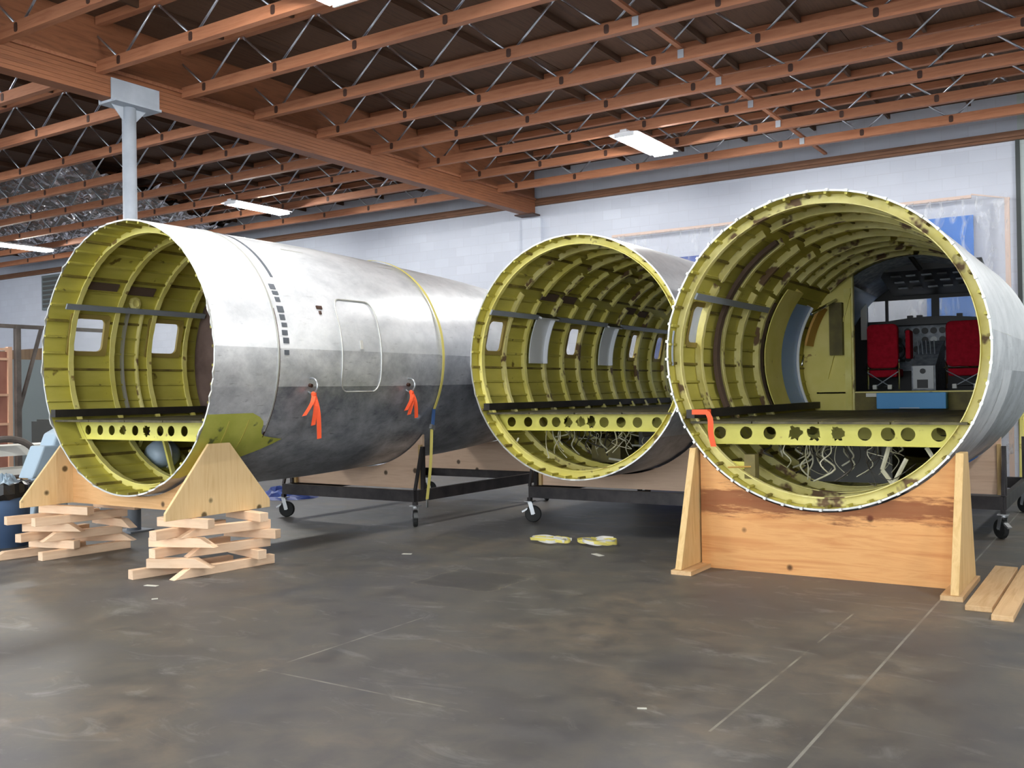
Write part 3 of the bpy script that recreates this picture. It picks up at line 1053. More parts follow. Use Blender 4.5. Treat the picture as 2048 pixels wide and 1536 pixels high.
def mid_fuselage():
    s = Fus('fuselage_section', -5.296, 9.406, 2.021, 5.7, [(0, 1.375), (2.0, 1.372), (3.5, 1.35), (5.7, 1.33)],
            'middle fuselage section, open end showing yellow green frames and two white window covers', 'fuselage')
    wins = [(0.26, 0.61), (2.22, 2.52), (4.14, 4.36), (5.05, 5.30)]
    s.sheet('skin_panel', 'alu_bright', 0, 2.6, 0, 150, 0.003, dd=0.5)
    s.sheet('skin_panel', 'alu_bright', 2.58, 5.7, 0, 150, 0.0, dd=0.5)
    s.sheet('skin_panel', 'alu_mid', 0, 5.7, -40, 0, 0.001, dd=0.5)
    s.sheet('skin_panel', 'alu_shaded', 0, 5.7, -110, -40, 0.002, dd=0.5)
    s.sheet('skin_panel', 'alu_mid', 0, 5.7, 150, 250, 0.0, wins, dd=0.5)
    s.sheet('inner_skin', 'primer_skin', 0, 5.7, 0, 360, -0.012, wins, dd=0.5, flip=True)
    fr = [0.09, 0.58, 1.05, 1.54, 2.02, 2.46, 2.92, 3.42, 3.84, 4.30, 4.78, 5.30]
    for k, d in enumerate(fr):
        if k == 0:
            s.frame(d, ((0, 360),), 'primer_frame', 0.10, 0.06, 0.003)
        else:
            g1, g2 = 118 - (k % 3) * 6, 140 - (k % 2) * 3
            s.frame(d, ((g2 + 4, 360 + 40), (g1 + 4, g2), (44, g1)), 'primer_frame_worn' if k % 2 else 'primer_frame', 0.095, 0.055, 0.008)
    s.stringers(STR, 0.0, 5.7, wins + [])
    for w in wins:
        s.window(*w)
    s.rail(153, 0.08, 5.3, gaps=((1.15, 1.62), (3.04, 3.46)))
    for d0, d1, a0, a1 in ((1.17, 1.61, 152, 180.5), (3.05, 3.45, 153, 180.5)):
        mb = MB()
        s.arc_box(mb, a0, a1, -0.10, -0.085, d0, d1, n=10)
        s.arc_box(mb, a0, a1, -0.085, -0.02, d1 - 0.012, d1, n=10)
        s.arc_box(mb, a0, a1, -0.16, -0.10, d1 - 0.10, d1 - 0.085, n=10)
        s.arc_box(mb, a0, a0 + 1.2, -0.16, -0.02, d0, d1, n=1)
        c = mb.build('window_cover', 'cover_white', s.t)
        c['label'] = 'white moulded window cover'
        mb = MB()
        s.arc_box(mb, a0 - 0.2, a0, -0.17, -0.02, d0 - 0.01, d1 + 0.01, n=1)
        mb.build('cover_hood', 'sill_black', c)
    for d0, d1, a0 in ((1.12, 1.5, 139), (1.62, 1.98, 139), (3.48, 3.8, 140), (3.95, 4.25, 141)):
        mb = MB()
        s.arc_box(mb, a0, a0 + 4.5, -0.05, -0.035, d0, d1, n=3)
        mb.build('brown_pad', 'brown_pad', s.t)
    z = s.cabin_floor(0.05, 5.6)
    b = s.floor_beam(0.2, z - 0.02, z - 0.205, [-6.23, -6.0, -5.79, -5.62, -5.46, -5.30, -5.16, -5.0, -4.79, -4.59, -4.36], 0.058, ragged=(-5.46, -5.16, -5.3))
    for d in (1.2, 2.2, 3.2):
        s.floor_beam(d, z - 0.02, z - 0.20, [-6.1, -5.7, -5.3, -4.9, -4.5], 0.06)
    s.wires(34, 0.3, 1.3, z - 0.2, 11, -0.6, 0.4, 0.36)
    # equipment below the floor
    r_ = MB()
    for a, c in (((-4.82, 10.5, 0.86), (-4.82, 10.5, 1.17)), ((-4.52, 10.5, 0.98), (-4.52, 10.5, 1.17)), ((-4.84, 10.5, 1.155), (-4.50, 10.5, 1.155)), ((-4.84, 10.5, 0.88), (-4.50, 10.5, 1.0))):
        r_.bar(a, c, 0.035, 0.035, (0, 1, 0))
    r_.build('equipment_rack', 'ladder_yellow', s.t)
    MB().box(-5.05, -4.78, 10.6, 10.9, 0.85, 1.16).build('junction_box', 'cabinet_dark', s.t)
    MB().box(-5.75, -5.35, 10.7, 11.1, 0.75, 1.05).build('junction_box', 'olive_panel', s.t)
    MB().tube((-4.95, 10.2, 1.0), (-4.6, 10.3, 0.98), 0.012, 6).build('control_rod', 'alu_edge', s.t)
    MB().tube((-5.1, 9.9, 0.86), (-4.84, 10.0, 0.82), 0.014, 6).build('control_rod', 'alu_edge', s.t)
    MB().tube((-4.75, 10.1, 1.14), (-4.52, 10.1, 1.15), 0.035, 8).build('actuator', 'wire_dark', s.t)
    for x in (-6.28, -6.2):
        MB().bar((x, 9.6, 0.98), (x + 0.07, 9.6, 1.10), 0.02, 0.01, (0, 1, 0)).build('bracket', 'wire_pale', s.t)
    s.cut_edge(0.012)
    # torn lower edge of the outer skin at the right
    return s


def right_fuselage():
    s = Fus('fuselage_section', -2.324, 8.413, 1.962, 6.0, [(0, 1.38), (4.2, 1.375), (5.2, 1.32), (6.0, 1.24)],
            'right-hand nose section with the cockpit and red seats visible through its open end', 'fuselage')
    wins = [(0.42, 0.73)]
    WB = (158.5, 174.5)
    s.sheet('skin_panel', 'alu_bright', 0, 1.5, 5, 150, 0.003, dd=0.5)
    s.sheet('skin_panel', 'alu_bright', 1.48, 6.0, 5, 150, 0.0, dd=0.5)
    s.sheet('skin_panel', 'alu_mid', 0, 0.9, -60, 5, 0.002, dd=0.5)
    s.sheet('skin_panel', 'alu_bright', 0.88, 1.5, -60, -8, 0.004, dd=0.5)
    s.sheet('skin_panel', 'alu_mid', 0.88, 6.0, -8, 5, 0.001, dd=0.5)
    s.sheet('skin_panel', 'alu_shaded', 1.48, 6.0, -60, -8, 0.0, dd=0.5)
    s.sheet('skin_panel', 'alu_shaded', 0, 6.0, -110, -60, 0.0, dd=0.5)
    s.sheet('skin_panel', 'alu_mid', 0, 6.0, 150, 250, 0.0, wins, dd=0.5)
    s.sheet('inner_skin', 'primer_skin', 0, 6.0, 0, 360, -0.012, wins, dd=0.5, flip=True)
    fr = [0.09, 0.60, 1.18, 1.71, 2.31]
    for k, d in enumerate(fr):
        if k == 0:
            s.frame(d, ((0, 360),), 'primer_frame_worn', 0.10, 0.065, 0.004)
        else:
            g1, g2 = 116, 146
            s.frame(d, ((g2 + 2, 360 + 30), (g1 + 3, g2), (34, g1)), 'primer_frame_worn', 0.10, 0.06, 0.009)
    for d in (2.75, 3.15, 3.6, 4.05):
        s.frame(d, ((28, 84), (87, 136)), 'primer_frame_worn', 0.10, 0.07, 0.01)
    for d in (2.8, 3.3, 3.8, 4.3, 4.8):
        s.frame(d, ((212, 330),), 'primer_frame', 0.10, 0.06, 0.004)
    # brown channels beside two frames
    for d, a0, a1 in ((1.05, 120, 203), (2.42, 150, 204)):
        mb = MB()
        s.arc_box(mb, a0, a1, -0.09, -0.05, d, d + 0.09, n=30, jit=0.006)
        mb.build('cable_channel', 'brown_pad', s.t)
    s.stringers(STR, 0.0, 4.3, wins)
    for w in wins:
        s.window(w[0], w[1], 158.5, 174.5)
    s.rail(154, 0.14, 2.26)
    mb = MB()
    s.arc_box(mb, 170, 184, -0.045, -0.03, 0.035, 0.05, n=8)
    mb.build('hanging_strap', 'rail_grey', s.t)
    # entry door surround: pale wide panel, then the blue liner
    mb = MB()
    s.arc_box(mb, 141, 206, -0.11, -0.10, 2.52, 3.12, n=24)
    s.arc_box(mb, 141, 206, -0.10, -0.014, 3.10, 3.12, n=24)
    mb.build('door_surround', 'primer_panel', s.t)
    mb = MB()
    s.arc_box(mb, 148, 206, -0.07, -0.06, 3.14, 3.86, n=24)
    mb.build('door_liner', 'blue_paint', s.t)
    mb = MB()
    s.arc_box(mb, 148, 206, -0.10, -0.014, 3.87, 3.90, n=24)
    mb.build('door_edge', 'alu_edge', s.t)
    MB().tube(s.P(150, 3.5, -0.22), s.P(138, 4.15, -0.2), 0.02, 8).build('door_strut', 'chrome', s.t, True)
    MB().tube(s.P(176, 4.0, -0.12), s.P(182, 3.92, -0.12), 0.014, 8).build('grab_handle', 'chrome', s.t, True)
    mb = MB()
    s.arc_box(mb, 146, 170, -0.16, -0.13, 3.95, 4.25, n=10)
    mb.build('side_panel', 'orange_panel', s.t)
    # cockpit partition
    yb = s.y0 + 4.3
    rr = 1.345
    ang = [math.degrees(math.acos(max(-1, (-3.02 - s.cx) / rr)))]
    a = ang[0]
    arc = [(s.cx + rr * math.cos(R(t)), s.cz + rr * math.sin(R(t))) for t in [a + (360 - 2 * a) * k / 30 for k in range(31)]]
    part = MB().prism(arc, 'y', yb, yb + 0.03).build('partition', 'primer_panel', s.t)
    b = 180 - math.degrees(math.acos((-1.47 - s.cx) / rr))
    arc2 = [(s.cx - rr * math.cos(R(t)), s.cz + rr * math.sin(R(t))) for t in [b + (360 - 2 * b) * k / 30 for k in range(31)]]
    MB().prism(arc2, 'y', yb, yb + 0.03).build('partition', 'primer_panel', s.t)
    MB().box(-3.30, -3.14, yb - 0.10, yb - 0.005, 2.05, 2.72).build('equipment_box', 'olive_panel', part)
    MB().box(-3.13, -3.05, yb - 0.02, yb - 0.002, 1.34, 2.9).build('doubler', 'primer_frame', part)
    MB().bar((-3.35, yb - 0.02, 1.75), (-3.04, yb - 0.02, 2.85), 0.012, 0.05, (0, 1, 0)).build('stiffener', 'primer_frame', part)
    mb = MB().box(-3.035, -3.015, yb - 0.035, yb + 0.035, 1.34, 3.1)
    mb.build('door_post', 'primer_frame_worn', s.t)
    # cockpit floor step
    MB().box(-3.02, -1.47, yb, yb + 0.02, 1.33, 1.565).build('step_riser', 'olive_panel', s.t)
    MB().box(-3.5, -1.15, yb, yb + 1.68, 1.555, 1.575).build('cockpit_floor', 'cockpit_black', s.t)
    MB().box(-3.02, -1.47, yb - 0.015, yb + 0.01, 1.56, 1.578).build('step_nosing', 'primer_frame_worn', s.t)
    bb = MB().box(-2.72, -1.92, yb - 0.18, yb - 0.02, 1.36, 1.56).build('foot_box', 'bright_blue', s.t)
    bevel(bb, 0.01)
    MB().box(-2.45, -2.22, yb - 0.184, yb - 0.18, 1.368, 1.376).build('scuff_strip', 'off_white', bb)
    MB().box(-2.87, -2.74, yb - 0.06, yb - 0.01, 1.51, 1.555).build('bracket', 'off_white', s.t)
    # seats
    for x0, x1, dy in ((-3.02, -2.63, 0.0), (-2.05, -1.60, 0.02)):
        y = s.y0 + 5.0 + dy
        st = MB().prism(rrect(x0, x1, 1.88, 2.465, 0.07, 5), 'y', y, y + 0.10).build('pilot_seat', 'seat_red', s.t)
        bevel(st, 0.02, 3)
        bevel(MB().box(x0 + 0.02, x1 - 0.02, y + 0.02, y + 0.45, 1.76, 1.87).build('seat_cushion', 'seat_red', st), 0.02, 2)
        MB().tube((x0 - 0.03, y - 0.01, 1.865), (x1 + 0.03, y - 0.01, 1.865), 0.010, 6).build('back_tube', 'chrome', st)
        for x in (x0, x1):
            MB().tube((x, y + 0.05, 1.60), (x, y + 0.05, 1.95), 0.014, 6).build('leg', 'chrome', st)
            MB().bar((x, y + 0.02, 1.98), (x, y + 0.38, 1.98), 0.04, 0.03).build('armrest', 'cockpit_black', st)
        MB().tube((x0, y, 1.83), (x1 - 0.08, y, 1.62), 0.007, 5).build('brace', 'rail_grey', st)
        MB().tube((x1, y, 1.83), (x0 + 0.08, y, 1.62), 0.007, 5).build('brace', 'rail_grey', st)
        MB().tube((x0 + 0.06, y, 1.635), (x1 - 0.06, y, 1.635), 0.008, 5).build('axle', 'chrome', st)
        for x in (x0 + 0.07, x1 - 0.13):
            bevel(MB().box(x, x + 0.055, y - 0.03, y + 0.03, 1.60, 1.66).build('roller', 'off_white', st), 0.006)
    bevel(MB().prism(rrect(-2.56, -2.50, 2.0, 2.38, 0.02, 3), 'y', 13.55, 13.75).build('seat_wing', 'seat_red', s.t), 0.01)
    # centre pedestal
    pd = MB().prism([(13.45, 1.58), (14.2, 1.58), (14.2, 2.25), (13.9, 2.15), (13.5, 1.92), (13.45, 1.9)], 'x', -2.47, -2.18).build('centre_pedestal', 'cockpit_grey', s.t)
    MB().box(-2.45, -2.20, 13.43, 13.449, 1.60, 1.90).build('pedestal_face', 'dial_face', pd)
    MB().lathe((-2.33, 13.43, 1.83), [(0.035, -0.012), (0.035, 0.0)], 'y', 14).build('knob', 'cockpit_black', pd)
    MB().box(-2.40, -2.27, 13.42, 13.43, 1.61, 1.72).build('access_hole', 'cockpit_black', pd)
    for k in range(5):
        x = -2.43 + 0.05 * k
        MB().tube((x, 13.75, 2.05), (x, 13.68, 2.24), 0.007, 5).build('lever', 'rail_grey', pd)
    # instrument panel and glareshield
    ip = MB().prism(rrect(-3.0, -1.55, 1.85, 2.52, 0.12, 4), 'y', 14.24, 14.28).build('instrument_panel', 'cockpit_grey', s.t)
    rn = random.Random(5)
    for i in range(12):
        for j in range(4):
            if rn.random() < 0.15:
                continue
            x, z = -2.88 + i * 0.112, 2.02 + j * 0.125
            MB().lathe((x, 14.24, z), [(0.044, -0.012), (0.044, 0)], 'y', 14).build('gauge', rn.choice(('cockpit_black', 'cockpit_black', 'dial_face')), ip)
    gs = MB().prism(smooth_arc(-3.1, -1.5, 2.50, 2.575), 'y', 13.98, 14.3).build('glareshield', 'cockpit_black', s.t)
    for x in (-2.62, -2.5, -2.0):
        MB().box(x, x + 0.07, 14.02, 14.08, 2.55, 2.60).build('light_box', 'cockpit_black', gs)
    for x in (-2.78, -1.86):
        MB().ring((x, 13.95, 2.12), 0.13, 0.013, 'y', 20).build('control_wheel', 'cockpit_black', s.t)
        MB().tube((x, 13.95, 2.12), (x, 14.2, 1.75), 0.02, 6).build('control_column', 'cockpit_black', s.t)
    # windshield wall with panes
    yw = s.y0 + 5.98
    rw = 1.235
    zlo, zhi = 2.56, 2.85
    cols = [(-3.22, -2.98), (-2.94, -2.37), (-2.27, -1.71), (-1.67, -1.43)]
    ws = MB()
    xs = sorted([e for c in cols for e in c])
    top = lambda x: s.cz + math.sqrt(max(0, rw ** 2 - (x - s.cx) ** 2))
    bot = lambda x: s.cz - math.sqrt(max(0, rw ** 2 - (x - s.cx) ** 2))
    grid = [s.cx - rw + 0.001] + [-3.4] + xs + [-1.25] + [s.cx + rw - 0.001]
    for a_, b_ in zip(grid, grid[1:]):
        sub = [a_ + (b_ - a_) * k / 4 for k in range(5)]
        isw = any(abs(a_ - c[0]) < 1e-6 for c in cols)
        if isw:
            ws.prism([(x, zhi) for x in sub] + [(x, top(x)) for x in sub[::-1]], 'y', yw, yw + 0.03)
            ws.prism([(x, bot(x)) for x in sub] + [(x, zlo) for x in sub[::-1]], 'y', yw, yw + 0.03)
        else:
            ws.prism([(x, bot(x)) for x in sub] + [(x, top(x)) for x in sub[::-1]], 'y', yw, yw + 0.03)
    wo = ws.build('windshield_frame', 'cockpit_black', s.t)
    for c in cols:
        MB().box(c[0], c[1], yw + 0.012, yw + 0.018, zlo, zhi).build('pane', 'pane', wo)
    MB().box(-3.26, -3.18, yw - 0.25, yw - 0.2, 2.30, 2.92).build('window_post', 'off_white', s.t)
    # overhead panel, blue-grey side liner
    oh = MB().prism([(13.35, 3.14), (14.35, 2.90), (14.35, 2.98), (13.35, 3.24)], 'x', -2.85, -1.6).build('overhead_panel', 'cockpit_black', s.t)
    for i in range(6):
        for j in range(3):
            x, y = -2.72 + 0.19 * i, 13.50 + 0.24 * j
            z = 3.14 - (y - 13.35) * 0.24
            MB().box(x, x + 0.12, y, y + 0.12, z - 0.02, z - 0.002).build('switch_block', 'cockpit_grey' if (i + j) % 3 else 'cockpit_black', oh)
    mb = MB()
    s.arc_box(mb, 128, 152, -0.06, -0.04, 4.45, 5.9, n=10)
    mb.build('cockpit_liner', 'cockpit_blue_grey', s.t, True)
    mb = MB()
    s.arc_box(mb, 20, 128, -0.06, -0.04, 4.45, 5.9, n=30)
    mb.build('cockpit_liner', 'cockpit_grey', s.t, True)
    MB().tube((-2.36, 12.9, 3.27), (-2.26, 13.0, 3.10), 0.03, 8).build('map_lamp', 'cockpit_black', s.t)
    # floor and beams
    z = s.cabin_floor(0.06, 4.28)
    s.floor_beam(0.2, z - 0.01, z - 0.205, [-3.27, -3.02, -2.80, -2.57, -2.40, -2.20, -1.97, -1.78, -1.62, -1.38], 0.058, ragged=(-2.57, -2.20, -2.40))
    for d in (1.2, 2.2):
        s.floor_beam(d, z - 0.02, z - 0.20, [-3.1, -2.7, -2.3, -1.9, -1.5], 0.06)
    s.wires(44, 0.25, 1.2, z - 0.2, 23, -0.6, 0.45, 0.36)
    for p, q in (((-1.80, 8.75, 1.12), (-1.86, 8.75, 0.92)), ((-1.86, 8.75, 0.92), (-1.72, 8.75, 0.72)), ((-1.66, 8.75, 1.02), (-1.80, 8.75, 0.74)), ((-1.5, 8.75, 1.12), (-1.38, 8.75, 0.92))):
        MB().tube(p, q, 0.02, 6).build('control_rod', 'wire_pale', s.t)
    MB().box(-3.02, -2.92, 8.55, 8.66, 0.82, 1.04).build('terminal_board', 'olive_panel', s.t)
    MB().box(-3.24, -3.0, 8.58, 8.66, 0.90, 0.97).build('bracket', 'primer_beam', s.t)
    MB().box(-2.72, -1.95, 9.6, 10.2, 0.72, 1.08).build('junction_box', 'cabinet_dark', s.t)
    MB().tube((-3.12, 8.40, 0.93), (-2.96, 8.55, 0.93), 0.008, 6).build('pointer_rod', 'ladder_yellow', s.t)
    # nose cone beyond the windshield
    MB().lathe((s.cx, yw + 0.03, s.cz - 0.32), [(0.88, 0), (0.86, 0.3), (0.74, 0.7), (0.5, 1.05), (0.2, 1.22)], 'y', 36).build('nose_cone', 'alu_mid', s.t, True)
    s.cut_edge(0.014)
    # clip-nuts along the cut rim
    clip = MB().box(-0.012, 0.012, -0.02, 0.012, -0.012, 0.012).mesh('rim_clip', 'alu_edge')
    for k in range(52):
        a = 6.9 * k + 2
        link('rim_clip', clip, s.t, s.P(a, -0.004, -0.004), (0, R(-a), 0))
    return s


def smooth_arc(x0, x1, z0, z1, n=14):
    pts = [(x0 + (x1 - x0) * k / n, z0 + (z1 - z0) * math.sin(PI * k / n)) for k in range(n + 1)]
    return [(x0, z0 - 0.03)] + pts + [(x1, z0 - 0.03)]


FL = left_fuselage()
FM = mid_fuselage()
FR = right_fuselage()

# ------------------------------------------------------------------ cradles, trolleys, cribbing


def cut_panel(x0, x1, z0, z1, cx, cz, rad, y0, y1, n=28):
    """upright board with a circular bite from its top edge, as columns of quads"""
    h = math.sqrt(rad ** 2 - (cz - z1) ** 2)
    xs = [x0] + [cx - h + 2 * h * k / n for k in range(n + 1) if x0 + 0.002 < cx - h + 2 * h * k / n < x1 - 0.002] + [x1]
    top = [min(z1, cz - math.sqrt(max(0.0, rad ** 2 - (x - cx) ** 2))) if abs(x - cx) < h else z1 for x in xs]
    vs, fs = [], []
    for x, zt in zip(xs, top):
        vs += [(x, y0, z0), (x, y0, zt), (x, y1, zt), (x, y1, z0)]
    m = len(xs)
    for i in range(m - 1):
        for k in range(4):
            fs.append((i * 4 + k, i * 4 + (k + 1) % 4, (i + 1) * 4 + (k + 1) % 4, (i + 1) * 4 + k))
    fs += [(0, 1, 2, 3), tuple((m - 1) * 4 + k for k in (3, 2, 1, 0))]
    return MB().add(vs, fs)


def build_cradles():
    # right cradle standing on the floor
    t = thing('plywood_cradle', (-2.32, 8.42, 0), 'orange plywood cradle with a dark red streak under the cockpit section', 'cradle')
    cut_panel(-3.40, -1.22, 0.0, 1.12, -2.324, 1.962, 1.402, 8.44, 8.475).build('curved_panel', 'plywood_stained', t)
    for x in (-3.475, -1.22):
        p = [(7.99, 0.04), (8.92, 0.04), (8.60, 1.10), (8.37, 1.10)]
        bevel(MB().prism(p, 'x', x, x + 0.06).build('gusset', 'lumber_yellow', t), 0.003, 1)
        MB().box(x - 0.03 if x < -2 else x - 0.07, x + 0.16 if x < -2 else x + 0.09, 7.97, 8.94, 0, 0.038).build('foot', 'plank_wood', t)
    for k, (x, w) in enumerate(((-1.08, 0.18), (-0.88, 0.14))):
        bevel(tag(MB().box(x, x + w, (7.70, 7.46)[k], (9.5, 9.62)[k], 0, 0.04).build('floor_plank', 'plank_wood'),
                  ('wide pale plank on the floor against the foot of the right cradle', 'narrower pale plank at the lower right, lying beside a wide one')[k], 'plank', 'planks beside the right cradle'), 0.003, 1)
    # left cradle on cribbing
    t = thing('plywood_cradle', (-8.45, 6.17, 0.53), 'plywood cradle with triangular ends under the left fuselage, set on lumber stacks', 'cradle')
    cut_panel(-9.61, -7.34, 0.53, 1.18, -8.47, 2.04, 1.395, 6.14, 6.175).build('curved_panel', 'plywood_cradle', t)
    for x in (-9.64, -7.34):
        p = [(5.56, 0.53), (6.80, 0.53), (6.80, 0.61), (6.30, 1.20), (6.05, 1.20), (5.56, 0.60)]
        bevel(MB().prism(p, 'x', x, x + 0.03).build('gusset', 'plywood_gusset', t), 0.003, 1)


def block(me, loc, yaw, label, tilt=0.0):
    o = link('lumber_block', me, None, loc, (0, tilt, yaw))
    tag(o, label, 'lumber', 'lumber blocks in the cribbing stacks')
    bevel(o, 0.003, 1)
    return o


def lumber(L, w=0.062, h=0.084, mitre0=0.0, mitre1=0.0):
    """block along local X, ends cut at a mitre in plan"""
    a, b = -L / 2, L / 2
    poly = [(a, 0), (b, 0), (b - mitre1, h), (a + mitre0, h)]
    return MB().prism(poly, 'y', -w / 2, w / 2).mesh('lumber_block', 'lumber_pale')


def build_cribs():
    names = ['bottom', 'second', 'third', 'fourth', 'fifth', 'top']
    h = 0.0877
    rn = random.Random(4)
    # right crib: (x, y, yaw deg, length, mitres) two or three per layer, local X along the block
    right = [
        [(-7.24, 6.15, 84, 1.10, 0.16, 0), (-7.58, 5.95, 80, 1.02, 0, 0)],
        [(-7.35, 5.75, 28, 0.62, 0, 0.16), (-7.32, 6.50, -14, 0.62, 0, 0)],
        [(-7.26, 6.22, 78, 0.86, 0.14, 0), (-7.58, 6.05, 92, 0.90, 0, 0)],
        [(-7.40, 5.82, 22, 0.66, 0, 0.14), (-7.30, 6.55, 10, 0.62, 0, 0)],
        [(-7.28, 6.20, 76, 0.92, 0.18, 0), (-7.52, 5.98, 96, 0.88, 0.0, 0)],
        [(-7.42, 5.86, 8, 0.62, 0, 0), (-7.34, 6.52, -12, 0.66, 0, 0)],
    ]
    left = [
        [(-9.36, 6.12, 86, 0.98, 0, 0), (-9.76, 5.82, 82, 1.0, 0.16, 0)],
        [(-9.55, 5.88, 14, 0.60, 0, 0), (-9.50, 6.45, 30, 0.66, 0, 0.15)],
        [(-9.40, 6.10, 80, 0.84, 0.14, 0), (-9.72, 5.98, 98, 0.86, 0, 0)],
        [(-9.52, 5.86, 26, 0.66, 0, 0.14), (-9.36, 6.46, -6, 0.80, 0, 0.18)],
        [(-9.38, 6.08, 84, 1.0, 0, 0), (-9.72, 5.98, 78, 0.95, 0, 0)],
        [(-9.46, 5.96, 8, 0.72, 0, 0), (-9.40, 6.52, 2, 0.70, 0, 0)],
    ]
    for nm, lay in (('right', right), ('left', left)):
        where = 'stack under the cradle corner' if nm == 'right' else 'stack beside the blue bin'
        for k, row in enumerate(lay):
            for j, (x, y, yaw, L, m0, m1) in enumerate(row):
                lay_dir = k % 2
                pos = (('right-hand' if j == 0 else 'left-hand') if lay_dir == 0 else ('front' if j == 0 else 'rear'))
                lb = 'pale lumber block, %s in %s layer of %s' % (pos, names[k], where)
                block(lumber(L, 0.088, h - 0.002, m0, m1), (x, y, k * h), R(yaw), lb)


def caster(parent, x, y, yaw, brake=True):
    """swivel caster under z = 0.27"""
    c = MB()
    c.box(x - 0.055, x + 0.055, y - 0.055, y + 0.055, 0.258, 0.268)
    ca, sa = math.cos(yaw), math.sin(yaw)

    def w(a, b, z):
        return (x + a * ca - b * sa, y + a * sa + b * ca, z)
    for s in (-1, 1):
        c.bar(w(0, s * 0.036, 0.255), w(0.04, s * 0.036, 0.10), 0.006, 0.05, (ca, sa, 0.3))
    c.tube(w(0.04, -0.045, 0.105), w(0.04, 0.045, 0.105), 0.010, 8)
    c.tube((x, y, 0.235), (x, y, 0.258), 0.04, 12)
    o = c.build('caster', 'zinc', parent)
    wv = MB()
    cen = Vector(w(0.04, 0, 0.105))
    ax = Vector((-sa, ca, 0))
    u = Vector((ca, sa, 0))
    n = 20
    prof = [(0.05, -0.027), (0.094, -0.027), (0.105, -0.016), (0.105, 0.016), (0.094, 0.027), (0.05, 0.027)]
    vs = [cen + (u * math.cos(2 * PI * k / n) + Vector((0, 0, 1)) * math.sin(2 * PI * k / n)) * r + ax * hh for r, hh in prof for k in range(n)]
    fs = [(i * n + k, i * n + (k + 1) % n, (i + 1) * n + (k + 1) % n, (i + 1) * n + k) for i in range(len(prof) - 1) for k in range(n)]
    fs += [tuple(range(n))[::-1], tuple((len(prof) - 1) * n + k for k in range(n))]
    wv.add(vs, fs).build('wheel', 'rubber', o)
    if brake:
        MB().bar(w(-0.10, 0, 0.13), w(-0.03, 0, 0.17), 0.05, 0.02).build('brake_pedal', 'zinc', o)


def build_trolley(label, x0, x1, y0, y1, panels, mat_panel='plywood_pale'):
    t = thing('steel_trolley', ((x0 + x1) / 2, y0, 0), label, 'trolley', 'steel trolleys on casters')
    z0, z1 = 0.31, 0.45
    for y in (y0, y1):
        MB().box(x0, x1, y - 0.03, y + 0.03, z0, z1).build('cross_rail', 'trolley_steel', t)
    for x in (x0, x1):
        MB().box(x - 0.03, x + 0.03, y0 + 0.03, y1 - 0.03, z0, z1).build('side_rail', 'trolley_steel', t)
    for x, sx in ((x0, 1), (x1, -1)):
        for y, sy in ((y0, 1), (y1, -1)):
            MB().box(x - 0.025, x + 0.025, y - 0.025, y + 0.025, 0.27, z0).build('caster_mount', 'trolley_steel', t)
            yp = y + sy * 0.16
            MB().bar((x, yp, z1), (x, yp, 0.98), 0.045, 0.045, (0, 1, 0)).build('post', 'trolley_steel', t)
            MB().bar((x, y, z1), (x, yp - sy * 0.02, 0.95), 0.035, 0.03, (0, 1, 0)).build('diagonal_brace', 'trolley_steel', t)
            caster(t, x, y, 0.5 if sx > 0 else 2.3)
    for y, cx, cz, rad in panels:
        cut_panel(x0 + 0.03, x1 - 0.03, 0.45, 1.14, cx, cz, rad, y, y + 0.035).build('curved_panel', mat_panel, t)
        for x in (x0 + 0.03, x1 - 0.07):
            MB().box(x, x + 0.04, y - 0.04, y - 0.002, 0.45, 1.0).build('wood_cleat', 'lumber_yellow', t)


def build_trolleys():
    build_trolley('dark steel trolley with plywood saddles under the left fuselage', -9.73, -7.46, 9.30, 12.45,
                  [(9.50, -8.47, 2.04, FL.Rr(3.55) + 0.015), (12.25, -8.47, 2.04, FL.Rr(6.3) + 0.012)])
    build_trolley('dark steel trolley with a plywood saddle under the middle fuselage', -6.45, -4.14, 10.34, 13.6,
                  [(10.55, -5.296, 2.021, 1.40), (13.4, -5.296, 2.021, 1.38)])
    build_trolley('dark steel trolley behind the right cradle, under the cockpit section', -3.43, -1.21, 11.42, 13.9,
                  [(11.62, -2.324, 1.962, 1.40)])


build_cradles()
build_cribs()
build_trolleys()

# ------------------------------------------------------------------ straps, ribbons, small things


def ribbon(mb, pts, w, side):
    """flat strip through pts, width along side"""
    P = smoothed(pts, 6)
    s = Vector(side).normalized() * (w / 2)
    vs, fs = [], []
    th = 0.0015
    for i, p in enumerate(P):
        d = (P[min(i + 1, len(P) - 1)] - P[max(i - 1, 0)]).normalized()
        nrm = d.cross(s).normalized() * th
        vs += [p + s + nrm, p - s + nrm, p - s - nrm, p + s - nrm]
    for i in range(len(P) - 1):
        for k in range(4):
            fs.append((i * 4 + k, i * 4 + (k + 1) % 4, (i + 1) * 4 + (k + 1) % 4, (i + 1) * 4 + k))
    fs += [(3, 2, 1, 0), tuple(len(vs) - 4 + k for k in range(4))]
    return mb.add(vs, fs)


